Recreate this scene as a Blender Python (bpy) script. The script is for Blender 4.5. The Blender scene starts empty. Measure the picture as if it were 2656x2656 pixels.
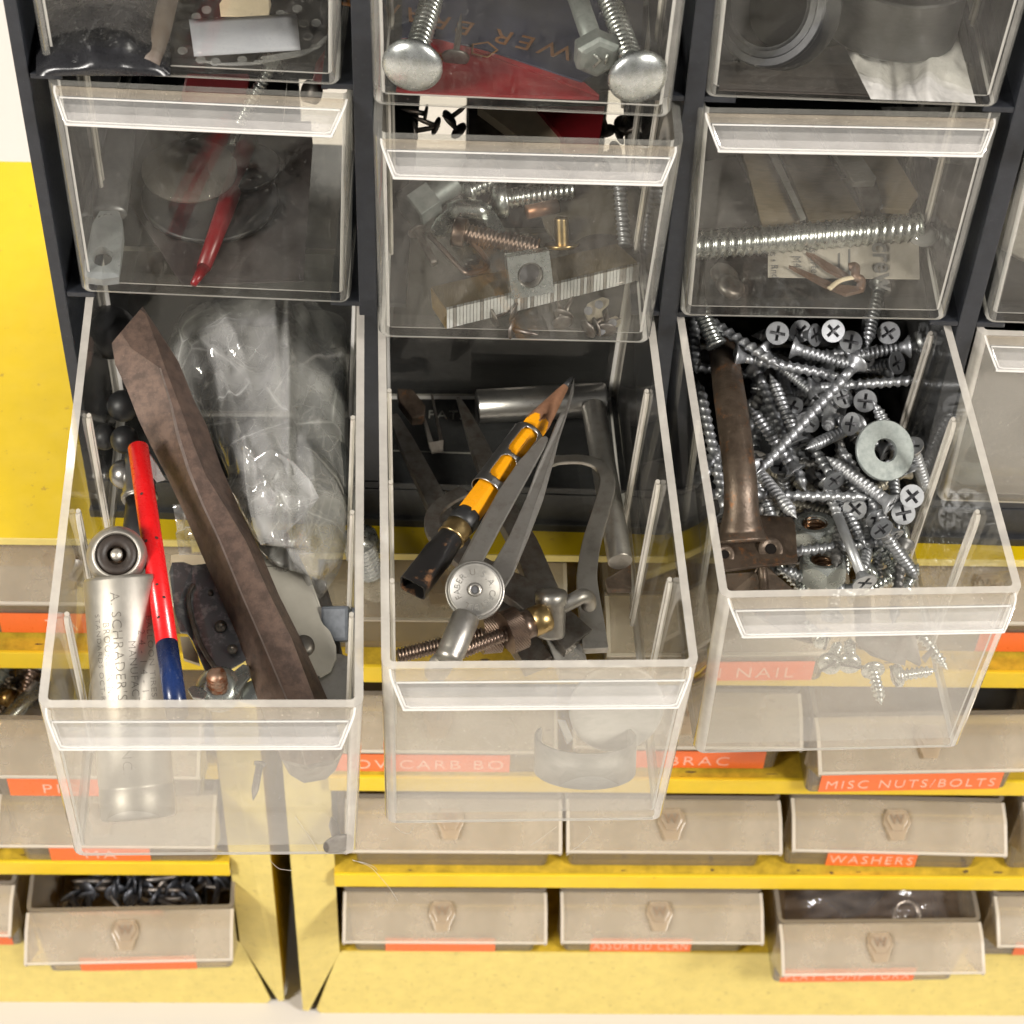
import bpy, bmesh, math, random
from mathutils import Vector, Matrix, Euler
random.seed(11)
sc = bpy.context.scene
COL = sc.collection
PI = math.pi
# ------------------------------------------------------------------ camera (1 unit = 1 cm)
CAM = Vector((14.5676, -54.7215, 51.6928))
RC = Matrix(((0.999370162514924, -0.03178954569940382, -0.015770322099436795),
             (0.013481722582335147, 0.751206898268625, -0.6599291167616752),
             (0.03282562156467753, 0.6593008575588669, 0.7511623378411855)))
FOC = 2.0934
cam = bpy.data.cameras.new('camera'); camo = bpy.data.objects.new('camera', cam); COL.objects.link(camo)
camo.matrix_world = Matrix.Translation(CAM) @ RC.to_4x4()
cam.sensor_width = 36; cam.lens = FOC * 36; cam.clip_start = .5; cam.clip_end = 2000
cam.dof.use_dof = True; cam.dof.focus_distance = 73.0; cam.dof.aperture_fstop = .24
sc.camera = camo
sc.render.resolution_x = sc.render.resolution_y = 1024
sc.view_settings.view_transform = 'Standard'; sc.view_settings.look = 'None'
sc.view_settings.exposure = 0; sc.view_settings.gamma = 1
sc.render.engine = 'CYCLES'
cy = sc.cycles
cy.max_bounces = 8; cy.transparent_max_bounces = 40; cy.glossy_bounces = 4; cy.diffuse_bounces = 2
cy.transmission_bounces = 6; cy.caustics_reflective = False; cy.caustics_refractive = False
cy.use_denoising = True; cy.sample_clamp_indirect = 4.0
cy.use_adaptive_sampling = True; cy.adaptive_threshold = .03

def ray(px, py):
    """direction in the place through a point of the photograph (2656 px frame)"""
    return (RC @ Vector(((px - 1328) / (2656 * FOC), -(py - 1328) / (2656 * FOC), -1.0)))
def onz(px, py, z):
    d = ray(px, py); return CAM + d * ((z - CAM.z) / d.z)

# ------------------------------------------------------------------ mesh builder
class MB:
    def __init__(s): s.v = []; s.f = []; s.m = []; s.sm = []
    def add(s, vs, fs, mi=0, smooth=False, M=None):
        b = len(s.v)
        s.v += [tuple(M @ Vector(p)) if M else tuple(p) for p in vs]
        for f in fs:
            s.f.append([i + b for i in f]); s.m.append(mi); s.sm.append(smooth)
        return s
    def box(s, x0, x1, y0, y1, z0, z1, mi=0, M=None):
        vs = [(x, y, z) for z in (z0, z1) for y in (y0, y1) for x in (x0, x1)]
        return s.add(vs, [(0, 2, 3, 1), (4, 5, 7, 6), (0, 1, 5, 4), (2, 6, 7, 3), (0, 4, 6, 2), (1, 3, 7, 5)], mi, False, M)
    def prism(s, poly, z0, z1, mi=0, M=None, smooth=False):
        n = len(poly)
        vs = [(x, y, z0) for x, y in poly] + [(x, y, z1) for x, y in poly]
        s.add(vs, [tuple(range(n - 1, -1, -1)), tuple(range(n, 2 * n))], mi, False, M)
        b = len(s.v) - 2 * n
        for i in range(n):
            j = (i + 1) % n
            s.f.append([b + i, b + j, b + n + j, b + n + i]); s.m.append(mi); s.sm.append(smooth)
        return s
    def lathe(s, prof, n=24, mi=0, M=None, smooth=True, cap0=True, cap1=True, ph=0):
        """profile of (r, z) turned about z"""
        vs = []; fs = []
        for r, z in prof:
            for k in range(n):
                a = 2 * PI * k / n + ph; vs.append((r * math.cos(a), r * math.sin(a), z))
        for i in range(len(prof) - 1):
            for k in range(n):
                j = (k + 1) % n; fs.append((i * n + k, i * n + j, (i + 1) * n + j, (i + 1) * n + k))
        s.add(vs, fs, mi, smooth, M)
        b = len(s.v) - len(vs); e = b + (len(prof) - 1) * n
        if cap0 and prof[0][0] > 1e-6: s.f.append([b + k for k in range(n - 1, -1, -1)]); s.m.append(mi); s.sm.append(False)
        if cap1 and prof[-1][0] > 1e-6: s.f.append([e + k for k in range(n)]); s.m.append(mi); s.sm.append(False)
        return s
    def ringlathe(s, prof, n=32, mi=0, M=None, smooth=True):
        """closed profile of (r, z) turned about z"""
        vs = []; fs = []; m = len(prof)
        for r, z in prof:
            for k in range(n):
                a = 2 * PI * k / n; vs.append((r * math.cos(a), r * math.sin(a), z))
        for i in range(m):
            i2 = (i + 1) % m
            for k in range(n):
                j = (k + 1) % n; fs.append((i * n + k, i * n + j, i2 * n + j, i2 * n + k))
        return s.add(vs, fs, mi, smooth, M)
    def thread(s, r0, r1, z0, z1, pitch, n=12, mi=0, M=None, taper=0.0, per=6, edge=.5, caps=True):
        """screw thread as a true helix; taper = length of the pointed end at z1"""
        nz = max(4, int((z1 - z0) / pitch * per)); vs = []; fs = []
        for i in range(nz + 1):
            z = z0 + (z1 - z0) * i / nz
            k1 = 1.0
            if taper > 0 and z > z1 - taper: k1 = max(.04, (z1 - z) / taper)
            for k in range(n):
                t = (z / pitch + k / n) % 1.0
                w = max(0.0, 1 - abs(t - .5) / (.5 * edge))
                r = (r0 + (r1 - r0) * w) * k1
                a = 2 * PI * k / n; vs.append((r * math.cos(a), r * math.sin(a), z))
        for i in range(nz):
            for k in range(n):
                j = (k + 1) % n; fs.append((i * n + k, i * n + j, (i + 1) * n + j, (i + 1) * n + k))
        if caps: fs.append(tuple(range(n - 1, -1, -1))); fs.append(tuple(nz * n + k for k in range(n)))
        return s.add(vs, fs, mi, True, M)
    def tube(s, pts, rad, n=12, mi=0, M=None, flat=1.0, smooth=True, closed=False, square=False, up=None):
        """tube along points; rad a number or list; flat squeezes it along its second axis"""
        P = [Vector(p) for p in pts]; m = len(P)
        R = rad if isinstance(rad, (list, tuple)) else [rad] * m
        vs = []; fs = []
        if closed: T = [(P[(i + 1) % m] - P[i - 1]).normalized() for i in range(m)]
        else: T = [(P[min(i + 1, m - 1)] - P[max(i - 1, 0)]).normalized() for i in range(m)]
        u = Vector(up) if up else (Vector((0, 0, 1)) if abs(T[0].z) < .9 else Vector((1, 0, 0)))
        for i in range(m):
            a = (u - T[i] * u.dot(T[i]))
            if a.length < 1e-5: a = T[i].orthogonal()
            a.normalize(); b = T[i].cross(a)
            if not up: u = a
            for k in range(n):
                an = 2 * PI * (k + .5) / n
                c, d = math.cos(an), math.sin(an)
                if square:
                    q = max(abs(c), abs(d)); c /= q; d /= q
                vs.append(P[i] + (a * c * flat + b * d) * R[i])
        for i in range(m if closed else m - 1):
            i2 = (i + 1) % m
            for k in range(n):
                j = (k + 1) % n; fs.append((i * n + k, i * n + j, i2 * n + j, i2 * n + k))
        if not closed:
            fs.append(tuple(range(n - 1, -1, -1))); fs.append(tuple((m - 1) * n + k for k in range(n)))
        return s.add(vs, fs, mi, smooth, M)
    def build(s, name, mats, parent=None, bevel=0, seg=2, autosmooth=False):
        me = bpy.data.meshes.new(name); me.from_pydata(s.v, [], s.f)
        for m in (mats if isinstance(mats, (list, tuple)) else [mats]): me.materials.append(m)
        me.polygons.foreach_set('material_index', s.m); me.polygons.foreach_set('use_smooth', s.sm)
        bm = bmesh.new(); bm.from_mesh(me)
        if bevel:
            es = [e for e in bm.edges if len(e.link_faces) == 2 and e.calc_face_angle(0) > .6]
            bmesh.ops.bevel(bm, geom=es, offset=bevel, segments=seg, affect='EDGES', profile=.6)
        bmesh.ops.recalc_face_normals(bm, faces=bm.faces)
        if autosmooth:
            for f in bm.faces: f.smooth = True
            for e in bm.edges:
                if len(e.link_faces) == 2 and e.calc_face_angle(0) > .6: e.smooth = False
        bm.to_mesh(me); bm.free(); me.update()
        o = bpy.data.objects.new(name, me); COL.objects.link(o)
        if parent: o.parent = parent
        return o

def tag(o, label=None, cat=None, group=None, kind=None):
    if label: o['label'] = label
    if cat: o['category'] = cat
    if group: o['group'] = group
    if kind: o['kind'] = kind
    return o
def thing(name, label, cat, M=None, group=None):
    o = bpy.data.objects.new(name, None); COL.objects.link(o); o.empty_display_size = .5
    if M is not None: o.matrix_world = M if isinstance(M, Matrix) else Matrix.Translation(M)
    return tag(o, label, cat, group)
def copy_tree(o, parent=None):
    c = o.copy(); COL.objects.link(c)
    if parent: c.parent = parent
    for ch in list(o.children): copy_tree(ch, c)
    return c
def axis(a, b, roll=0.0, up=None):
    """matrix at a whose z axis runs to b; x axis as close to `up` as it goes"""
    a = Vector(a); z = (Vector(b) - a).normalized()
    u = Vector(up) if up else (Vector((0, 0, 1)) if abs(z.z) < .95 else Vector((0, 1, 0)))
    x = (u - z * u.dot(z)).normalized(); y = z.cross(x)
    M = Matrix((x, y, z)).transposed().to_4x4(); M.translation = a
    return M @ Matrix.Rotation(roll, 4, 'Z')
def frame(o, z, x):
    z = Vector(z).normalized(); x = Vector(x); x = (x - z * x.dot(z)).normalized(); y = z.cross(x)
    M = Matrix((x, y, z)).transposed().to_4x4(); M.translation = Vector(o); return M
def text_mesh(txt, size, mat, parent, M, name='lettering', depth=.01, bend=None, spacing=1.0, bold=0.0, label=None, fit=None):
    cu = bpy.data.curves.new(name, 'FONT'); cu.body = txt; cu.size = size; cu.extrude = depth
    cu.align_x = 'CENTER'; cu.align_y = 'CENTER'; cu.space_character = spacing; cu.offset = bold
    cu.resolution_u = 3
    o = bpy.data.objects.new(name, cu); COL.objects.link(o)
    dg = bpy.context.evaluated_depsgraph_get()
    me = bpy.data.meshes.new_from_object(o.evaluated_get(dg)); bpy.data.objects.remove(o)
    me.name = name; me.materials.clear(); me.materials.append(mat)
    for v in me.vertices:
        p = v.co.copy()
        if bend: p = Vector(bend(p))
        v.co = p
    t = bpy.data.objects.new(name, me); COL.objects.link(t)
    if parent: t.parent = parent
    t.matrix_local = M
    if fit:
        xs = [v.co.x for v in me.vertices]; w_ = max(xs) - min(xs)
        if w_ > fit:
            for v in me.vertices: v.co.x *= fit / w_
    return t

# ------------------------------------------------------------------ materials
def newmat(name):
    m = bpy.data.materials.new(name); m.use_nodes = True; nt = m.node_tree; nt.nodes.clear()
    out = nt.nodes.new('ShaderNodeOutputMaterial'); return m, nt, out
def nd(nt, t, **kw):
    n = nt.nodes.new(t)
    for k, v in kw.items():
        if k in n.inputs: n.inputs[k].default_value = v
        else: setattr(n, k, v)
    return n
def mth(nt, op, a, b=None, clamp=False):
    n = nt.nodes.new('ShaderNodeMath'); n.operation = op; n.use_clamp = clamp
    for i, x in enumerate((a, b)):
        if x is None: continue
        if isinstance(x, (int, float)): n.inputs[i].default_value = x
        else: nt.links.new(x, n.inputs[i])
    return n.outputs[0]
def noise(nt, scale, detail=4, rough=.6, off=0, world=True, stretch=None):
    tc = nt.nodes.new('ShaderNodeTexCoord'); mp = nt.nodes.new('ShaderNodeMapping')
    mp.inputs['Location'].default_value = (off, off * .7, off * 1.3)
    if stretch: mp.inputs['Scale'].default_value = stretch
    nt.links.new(tc.outputs['Object'], mp.inputs[0])
    n = nd(nt, 'ShaderNodeTexNoise', Scale=scale, Detail=detail, Roughness=rough)
    nt.links.new(mp.outputs[0], n.inputs['Vector']); return n.outputs['Fac']
def ramp(nt, fac, stops):
    r = nt.nodes.new('ShaderNodeValToRGB'); cr = r.color_ramp
    while len(cr.elements) < len(stops): cr.elements.new(.5)
    for e, (p, c) in zip(cr.elements, stops):
        e.position = p; e.color = (*c, 1) if len(c) == 3 else c
    nt.links.new(fac, r.inputs[0]); return r.outputs[0]
def solid(name, col, rough=.5, metal=0.0, var=.15, scale=3.0, spec=.5, dust=0.0, dustcol=(.45, .4, .33), bump=0.0, bscale=20, stretch=None, coat=0, col2=None, thr=(.4, .62), dscale=9, dthr=(.62, .72)):
    """principled surface with procedural blotches, dust specks and fine bump"""
    m, nt, out = newmat(name); p = nd(nt, 'ShaderNodeBsdfPrincipled', Roughness=rough, Metallic=metal)
    p.inputs['Specular IOR Level'].default_value = spec
    if coat: p.inputs['Coat Weight'].default_value = coat
    n1 = noise(nt, scale, 5, .65, 3.1, stretch=stretch)
    c2 = col2 or tuple(c * (1 - var) for c in col)
    if col2: colo = ramp(nt, n1, [(thr[0], col), (thr[1], c2)])
    else: colo = ramp(nt, n1, [(.3, c2), (.7, tuple(min(1, c * (1 + var * .6)) for c in col))])
    if dust:
        sp = noise(nt, dscale, 6, .75, 8.3)
        sp = ramp(nt, sp, [(dthr[0], (0, 0, 0)), (dthr[1], (1, 1, 1))])
        mx = nd(nt, 'ShaderNodeMix', data_type='RGBA'); nt.links.new(mth(nt, 'MULTIPLY', sp, dust), mx.inputs[0])
        nt.links.new(colo, mx.inputs[6]); mx.inputs[7].default_value = (*dustcol, 1); colo = mx.outputs[2]
    nt.links.new(colo, p.inputs['Base Color'])
    rn = noise(nt, scale * 2.3, 4, .6, 5.5, stretch=stretch)
    nt.links.new(mth(nt, 'ADD', mth(nt, 'MULTIPLY', rn, .3 * rough + .06), rough - .15 * rough - .03, True), p.inputs['Roughness'])
    if bump:
        b = nd(nt, 'ShaderNodeBump', Strength=bump, Distance=.05)
        nt.links.new(noise(nt, bscale, 4, .6, 1.7, stretch=stretch), b.inputs['Height']); nt.links.new(b.outputs[0], p.inputs['Normal'])
    nt.links.new(p.outputs[0], out.inputs[0]); return m
def clear(name, tint=(.96, .96, .94), haze=.05, hazecol=(.8, .78, .74), rough=.05, speck=0.0, smear=0.0, refl=1.0, bump=0.0, bscale=3, f0=.04, sscale=.8):
    """thin clear plastic: straight transmission, Fresnel sheen, a haze for dust, scratches and painted light"""
    m, nt, out = newmat(name)
    tr = nd(nt, 'ShaderNodeBsdfTransparent'); tr.inputs[0].default_value = (*tint, 1)
    gl = nd(nt, 'ShaderNodeBsdfGlossy', Roughness=rough)
    df = nd(nt, 'ShaderNodeBsdfDiffuse'); df.inputs[0].default_value = (*hazecol, 1)
    lw = nd(nt, 'ShaderNodeLayerWeight', Blend=.5)
    f = mth(nt, 'ADD', mth(nt, 'MULTIPLY', mth(nt, 'POWER', lw.outputs['Facing'], 5.0), .9 * refl), f0 * refl, True)
    h = haze
    if smear: h = mth(nt, 'ADD', haze, mth(nt, 'MULTIPLY', mth(nt, 'SUBTRACT', noise(nt, sscale, 4, .72, 2.2), .45), smear * 2), True)
    if speck:
        sp = ramp(nt, noise(nt, 11, 2, .8, 9.1), [(.68, (0, 0, 0)), (.74, (1, 1, 1))])
        h = mth(nt, 'ADD', h, mth(nt, 'MULTIPLY', sp, speck * .6), True)
        sr = ramp(nt, noise(nt, 3.5, 2, .6, 4.4, stretch=(5, 1, .35)), [(.70, (0, 0, 0)), (.76, (1, 1, 1))])
        h = mth(nt, 'ADD', h, mth(nt, 'MULTIPLY', sr, speck * .16), True)
    m1 = nd(nt, 'ShaderNodeMixShader')
    if isinstance(h, float): m1.inputs[0].default_value = h
    else: nt.links.new(h, m1.inputs[0])
    nt.links.new(tr.outputs[0], m1.inputs[1]); nt.links.new(df.outputs[0], m1.inputs[2])
    m2 = nd(nt, 'ShaderNodeMixShader'); nt.links.new(f, m2.inputs[0]); nt.links.new(m1.outputs[0], m2.inputs[1]); nt.links.new(gl.outputs[0], m2.inputs[2])
    if bump:
        b = nd(nt, 'ShaderNodeBump', Strength=bump, Distance=.3)
        nt.links.new(noise(nt, bscale, 3, .55, 6.1), b.inputs['Height']); nt.links.new(b.outputs[0], gl.inputs['Normal']); nt.links.new(b.outputs[0], lw.inputs['Normal'])
    nt.links.new(m2.outputs[0], out.inputs[0]); return m

M_BLACK = solid('black plastic', (.022, .024, .029), .38, var=.25, dust=.35, dustcol=(.2, .19, .17))
M_BLACKD = solid('dusty black plastic', (.024, .025, .028), .45, var=.3, dust=.75, dustcol=(.2, .17, .13))
M_YEL = solid('yellow enamel', (.66, .455, .003), .5, spec=.2, var=.06, scale=.5, dust=.75, dustcol=(.34, .2, .03), dscale=1.7, dthr=(.63, .70))
M_YELRAIL = solid('yellow enamel of the shelf rails', (.82, .56, .025), .4, var=.08, scale=.6, dust=.5, dustcol=(.3, .18, .03), dscale=2.2, dthr=(.64, .74))
M_YELPALE = solid('paler yellow enamel', (.76, .605, .185), .5, var=.09, scale=1.2, dust=.8, dustcol=(.34, .23, .08), dscale=2.4, dthr=(.59, .74))  # front frame tone, paler than the other enamel
M_YELDUST = solid('grimy yellow enamel', (.58, .38, .03), .5, var=.35, scale=1.5, dust=.8, dustcol=(.08, .05, .03))
M_GRIME = solid('dark grime', (.11, .07, .03), .7, var=.4, scale=4)
M_BACK = solid('white paper', (.60, .562, .518), .8, var=.01, scale=.3)
M_CLEAR = clear('clear styrene', haze=.012)
M_CLEARF = clear('clear styrene, scuffed front', haze=.165, smear=.045, speck=.45, hazecol=(1.0, .93, .83))  # scuffs, plus warm haze painting in light reflected from the table
M_CLEARM = clear('clear styrene, dusty front', haze=.022, smear=.05, speck=.5, hazecol=(.75, .70, .65))  # upper-row front, thinner haze with specks
M_CLEARD = clear('clear styrene, clean front', haze=.006, smear=.03, speck=.5, hazecol=(.7, .68, .65))  # upper-row front, thinnest haze with specks
M_EDGE = clear('clear styrene edge', tint=(.92, .91, .88), haze=.47, hazecol=(.93, .87, .78), rough=.06, f0=.13, smear=.14, sscale=.9)  # pale haze and streaks paint in the light caught by the edges
M_LIP = clear('clear styrene lip', tint=(.93, .93, .92), haze=.085, hazecol=(.88, .86, .83), rough=.05, f0=.09, smear=.06, speck=.4)
M_EDGED = clear('styrene edge with weaker painted light', tint=(.88, .88, .86), haze=.19, hazecol=(.66, .64, .58), rough=.08, f0=.12, smear=.12, sscale=.9)  # dimmer copy of the edge plastic, its weaker light put into the haze
M_LIPDUST = clear('dusty top of the lip', tint=(.9, .88, .84), haze=.22, hazecol=(.66, .58, .47), smear=.2, speck=.8, f0=.06)
M_LIPLOW = clear('lower lip with painted reflection', tint=(.94, .94, .93), haze=.24, hazecol=(.96, .92, .88), rough=.05, f0=.12, smear=.1)  # white reflection along the lip put into the haze colour
M_BRIGHT = clear('moulded edge with painted highlight', tint=(.95, .95, .95), haze=.62, hazecol=(.98, .95, .90), rough=.06, f0=.16, smear=.15, sscale=.7)  # thin edge highlights painted as white haze
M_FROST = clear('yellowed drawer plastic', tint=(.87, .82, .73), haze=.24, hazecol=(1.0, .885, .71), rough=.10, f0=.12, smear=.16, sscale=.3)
M_FROSTB = clear('yellowed drawer plastic in shade', tint=(.80, .74, .64), haze=.22, hazecol=(.66, .58, .46), rough=.15, f0=.05)  # darker copy of the hood plastic, shade below the hood painted in
M_FROSTD = clear('grimy drawer plastic edge', tint=(.6, .55, .46), haze=.5, hazecol=(.34, .29, .23), rough=.2, f0=.05)  # dark contour of the box edges, shade put into the colour
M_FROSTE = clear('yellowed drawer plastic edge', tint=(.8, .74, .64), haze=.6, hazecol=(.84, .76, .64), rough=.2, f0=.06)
M_ORANGE = solid('orange embossing tape', (.92, .17, .035), .3, var=.03)
M_WHITE = solid('white stress marks', (.95, .54, .41), .6, var=.02)

# ------------------------------------------------------------------ the setting
mb = MB()   # seamless white paper: table level running back and sweeping up
prof = [(-260, -47.9), (95, -47.9)] + [(95 + 50 * math.sin(a), -47.9 + 50 * (1 - math.cos(a))) for a in [PI / 2 * k / 10 for k in range(1, 11)]] + [(145, 220)]
vs = []; fs = []
for y, z in prof: vs += [(-260, y, z), (290, y, z)]
for i in range(len(prof) - 1): fs.append((2 * i, 2 * i + 1, 2 * i + 3, 2 * i + 2))
mb.add(vs, fs, 0, True); tag(mb.build('ground', M_BACK), kind='structure', label='white seamless table and backdrop under the cabinets')

# ------------------------------------------------------------------ black cabinet
cab = thing('parts_cabinet', 'black plastic drawer cabinet standing on the yellow steel cabinets', 'cabinet', Vector((0, 0, -11.39)))
Z0 = 11.39
def cpart(name, mbx, mat, bevel=.04): return mbx.build(name, mat, cab, bevel=bevel)
PITCH = 10.5; ROW = 9.3666; NC = 5; XR = NC * PITCH + .44; TOP = ROW * 3 + .3
mb = MB(); mb.box(-.44, -.02, 0, 20, .35, TOP + Z0); cpart('side_panel', mb, M_BLACK)
mb = MB(); mb.box(XR - .42, XR, 0, 20, .35, TOP + Z0); cpart('side_panel', mb, M_BLACK)
for k in range(1, NC):
    mb = MB(); mb.box(k * PITCH - .32, k * PITCH + .32, .02, 19.9, -9.1 + Z0 + .01, TOP + Z0 - .01); cpart('divider', mb, M_BLACK)
mb = MB(); mb.box(-.44, XR, -.02, 20, -9.45 + Z0, -9.1 + Z0); cpart('floor_panel', mb, M_BLACKD)
mb = MB(); mb.box(-.40, XR - .04, -.06, .3, .02, -9.46 + Z0); mb.box(-.46, XR + .02, -.26, .2, -.0, .42); cpart('plinth', mb, M_BLACKD)
mb = MB(); mb.box(-.44, XR, 0, 20, TOP + Z0, TOP + .4 + Z0); cpart('top_panel', mb, M_BLACK)
mb = MB(); mb.box(-.02, XR - .42, 19.7, 19.85, -5.4 + Z0, TOP + Z0 - .02); cpart('back_panel', mb, M_BLACKD)  # added: shuts the open back against light from the backdrop
for xa, xb in ((-.02, 6.3), (13.5, 19.6), (20.7, XR - .42)):
    mb = MB(); mb.box(xa, xb, 19.71, 19.84, -9.09 + Z0, -5.42 + Z0); cpart('added_back_strip', mb, M_BLACKD)  # added strips block more of the backdrop's light
for k in range(NC):
    for r in (0, 1, 2):
        for s in (0, 1):
            x0 = k * PITCH + (.32 if k or s else 0); x0 = x0 if not s else (k + 1) * PITCH - .32 - 1.0
            mb = MB(); mb.box(x0 - (.0 if s else .01), x0 + 1.0 + (.01 if s else 0), .05, 19.8, r * ROW - .02 + Z0, r * ROW + .2 + Z0)
            if r < 2: cpart('drawer_rail', mb, M_BLACK, .03)
mb = MB(); mb.box(20.4 - 9.2, 20.6 - 1.2, 1.6, 1.66, -9.1 + Z0, -9.07 + Z0); cpart('floor_seam', mb, solid('pale grey seam', (.3, .29, .27), .4), 0)  # seam line paler than the floor
text_mesh('PAT.', .62, solid('raised grey lettering', (.42, .41, .39), .4), cab, Matrix.Translation((13.15, 3.6, -9.07 + Z0)), depth=.02, spacing=1.15)  # letters paler than the floor

# ------------------------------------------------------------------ clear drawers of the black cabinet
WT, WB, H, LEN, TH = 9.72, 9.34, 8.94, 19.85, .27
DR = {'C1': (6.4376, -16.7449, -0.8694, 0.0564, 0.0347, 0.0242), 'C2': (16.6348, -15.1230, -0.5232, 0.0616, 0.0145, 0.0188),
      'C3': (27.1011, -11.8598, -0.5189, 0.0743, 0.0182, 0.0143), 'A1': (5.2260, -0.2349, 18.5417, -0.0068, 0.0103, 0.0118),
      'A2': (15.5674, -0.6206, 18.4351, -0.0103, -0.0509, 0.0037), 'A3': (26.0050, -0.2289, 18.5042, 0.0040, 0.0113, 0.0048),
      'B1': (5.3802, -0.1149, 9.1939, 0.0068, -0.0078, 0.0193), 'B2': (15.7850, -1.9449, 9.1141, 0.0303, 0.0228, 0.0158),
      'B3': (25.9879, -0.1500, 9.1881, 0.0157, -0.0081, -0.0070), 'A4': (36.75, -.2, 18.5, 0, 0, 0), 'B4': (36.72, -.15, 9.2, .0, 0, 0), 'C4': (36.75, -.2, -.16, 0, 0, 0)}
DM = {k: Matrix.Translation(v[:3]) @ Matrix.Rotation(v[3], 4, 'Z') @ Matrix.Rotation(v[4], 4, 'X') @ Matrix.Rotation(v[5], 4, 'Y') for k, v in DR.items()}
DI = {k: m.inverted() for k, m in DM.items()}

def rrect(hw, y0, y1, r, n=4):
    pts = []
    for cx, cyy, a0 in ((hw - r, y0 + r, -PI / 2), (hw - r, y1 - r, 0), (-hw + r, y1 - r, PI / 2), (-hw + r, y0 + r, PI)):
        for k in range(n + 1):
            a = a0 + PI / 2 * k / n; pts.append((cx + r * math.cos(a), cyy + r * math.sin(a)))
    return pts
def tray(wt, wb, h, L, t, r=.35, n=4, bev=.22, front_mi=2):
    """open box, moulded: faces get material 0 (walls), 1 (edges and corners), 2 (front panel)"""
    mb = MB(); N = 4 * (n + 1)
    loops = [(rrect(wt / 2, 0, L, r, n), 0), (rrect(wb / 2 + .01, .02, L - .05, r, n), -h + bev), (rrect(wb / 2 - bev * .35, .02 + bev * .35, L - .1, r * .8, n), -h + bev * .3),
             (rrect(wb / 2 - bev, .02 + bev, L - .15, r * .6, n), -h)]
    ri = max(.08, r - t * .85); k_ = (h - t - .11) / h; wi = wt / 2 - t + (wb - wt) / 2 * k_
    inn = [(rrect(wt / 2 - t, t, L - t, ri, n), 0), (rrect(wi, t + .02, L - t - .05, ri, n), -h + t + .11), (rrect(wi - .07, t + .09, L - t - .12, ri, n), -h + t)]
    vs = []
    for p, z in loops + inn: vs += [(x, y, z) for x, y in p]
    fs = []; ms = []
    def band(a, b, mi=None, cm=1):
        for k in range(N):
            j = (k + 1) % N; corner = (k % (n + 1)) != n
            front = k == N - 1
            m = mi if mi is not None else (cm if corner else (front_mi if front else 0))
            fs.append((a * N + k, a * N + j, b * N + j, b * N + k)); ms.append(m)
    band(0, 1); band(1, 2, 1); band(2, 3, 3); band(4, 5, None, 3); band(5, 6, 3); band(0, 4, 1)
    fs.append(tuple(3 * N + k for k in range(N))); ms.append(0)
    fs.append(tuple(6 * N + k for k in range(N))); ms.append(0)
    for f, m in zip(fs, ms): mb.f.append(list(f)); mb.m.append(m); mb.sm.append(False)
    mb.v = vs
    return mb
body_proto = tray(WT, WB, H, LEN, TH).build('drawer_body', [M_CLEAR, M_EDGE, M_CLEARF, M_BRIGHT], autosmooth=True)
def lip_mesh():
    # hooked finger pull across the top of the front: cross-section in (y, z), narrower towards the bottom
    outer = [(-.004, -.02), (-.22, -.05), (-.36, -.12), (-.52, -.24), (-.78, -.44), (-.95, -.58), (-1.03, -.68)]
    inner = [(-.004, -.17), (-.20, -.19), (-.30, -.25), (-.45, -.37), (-.70, -.57), (-.88, -.71), (-.96, -.80)]
    ring = outer + [(-1.04, -.76), (-1.0, -.81)] + inner[::-1]
    def hw(z): return 4.64 - .42 * min(1, max(0, (-z - .02) / .66))
    mb = MB(); n = len(ring); vs = []
    secs = [-1, -.985, .985, 1]
    for s in secs:
        for y, z in ring:
            e = 1 if abs(s) == 1 else 0
            vs.append((s * hw(z), y * (1 - .02 * e), z))
    fs = []; ms = []
    for i in range(3):
        for k in range(n):
            j = (k + 1) % n; fs.append((i * n + k, i * n + j, (i + 1) * n + j, (i + 1) * n + k))
            ms.append(1 if (i != 1 or 6 <= k <= 9) else (2 if k in (0, 1, 15) else (3 if k in (4, 5, 10, 11) else 0)))
    fs += [tuple(range(n)), tuple(3 * n + k for k in range(n))]; ms += [1, 1]
    mb.v = vs; mb.f = [list(f) for f in fs]; mb.m = ms; mb.sm = [True] * (len(fs) - 2) + [False] * 2
    # thin moulded bead framing the recessed panel of the pull
    def yo(z):
        for (a, b), (c, d) in zip(outer, outer[1:]):
            if d <= z <= b: return a + (c - a) * (z - b) / (d - b)
        return outer[-1][0]
    P = []; zt, zb = -.155, -.60
    for s_, z0, z1 in ((-1, zb, zt), (1, zt, zb)):
        for k in range(7):
            z = z0 + (z1 - z0) * k / 6; P.append((s_ * (hw(z) - .14), yo(z) - .015, z + .012))
    P = [(-hw(zb) + .3, yo(zb) - .045, zb - .01)] + P + [(hw(zb) - .3, yo(zb) - .045, zb - .01)]
    mb.tube(P, .028, 6, 1, closed=True)
    return mb
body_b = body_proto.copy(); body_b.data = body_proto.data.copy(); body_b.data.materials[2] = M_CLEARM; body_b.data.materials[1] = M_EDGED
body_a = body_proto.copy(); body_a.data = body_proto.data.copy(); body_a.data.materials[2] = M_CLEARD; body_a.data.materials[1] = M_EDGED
lip_proto = lip_mesh().build('handle', [M_LIP, M_BRIGHT, M_LIPDUST, M_LIPLOW], autosmooth=True)
def rib_mesh():
    # paired guide rib on the inside of a side wall, rounded top, running to the floor
    mb = MB()
    for dy in (-.17, .17):
        pts = [(0, dy * .35, -1.05), (0, dy * .75, -1.2), (0, dy, -1.6)] + [(0, dy, -1.6 - k * .9) for k in range(1, 8)] + [(0, dy, -H + TH)]
        mb.tube(pts, .085, 6, 0, up=(1, 0, 0))
    mb.box(-.05, .05, -.12, .12, -H + TH, -1.25, 1)
    return mb
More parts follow.
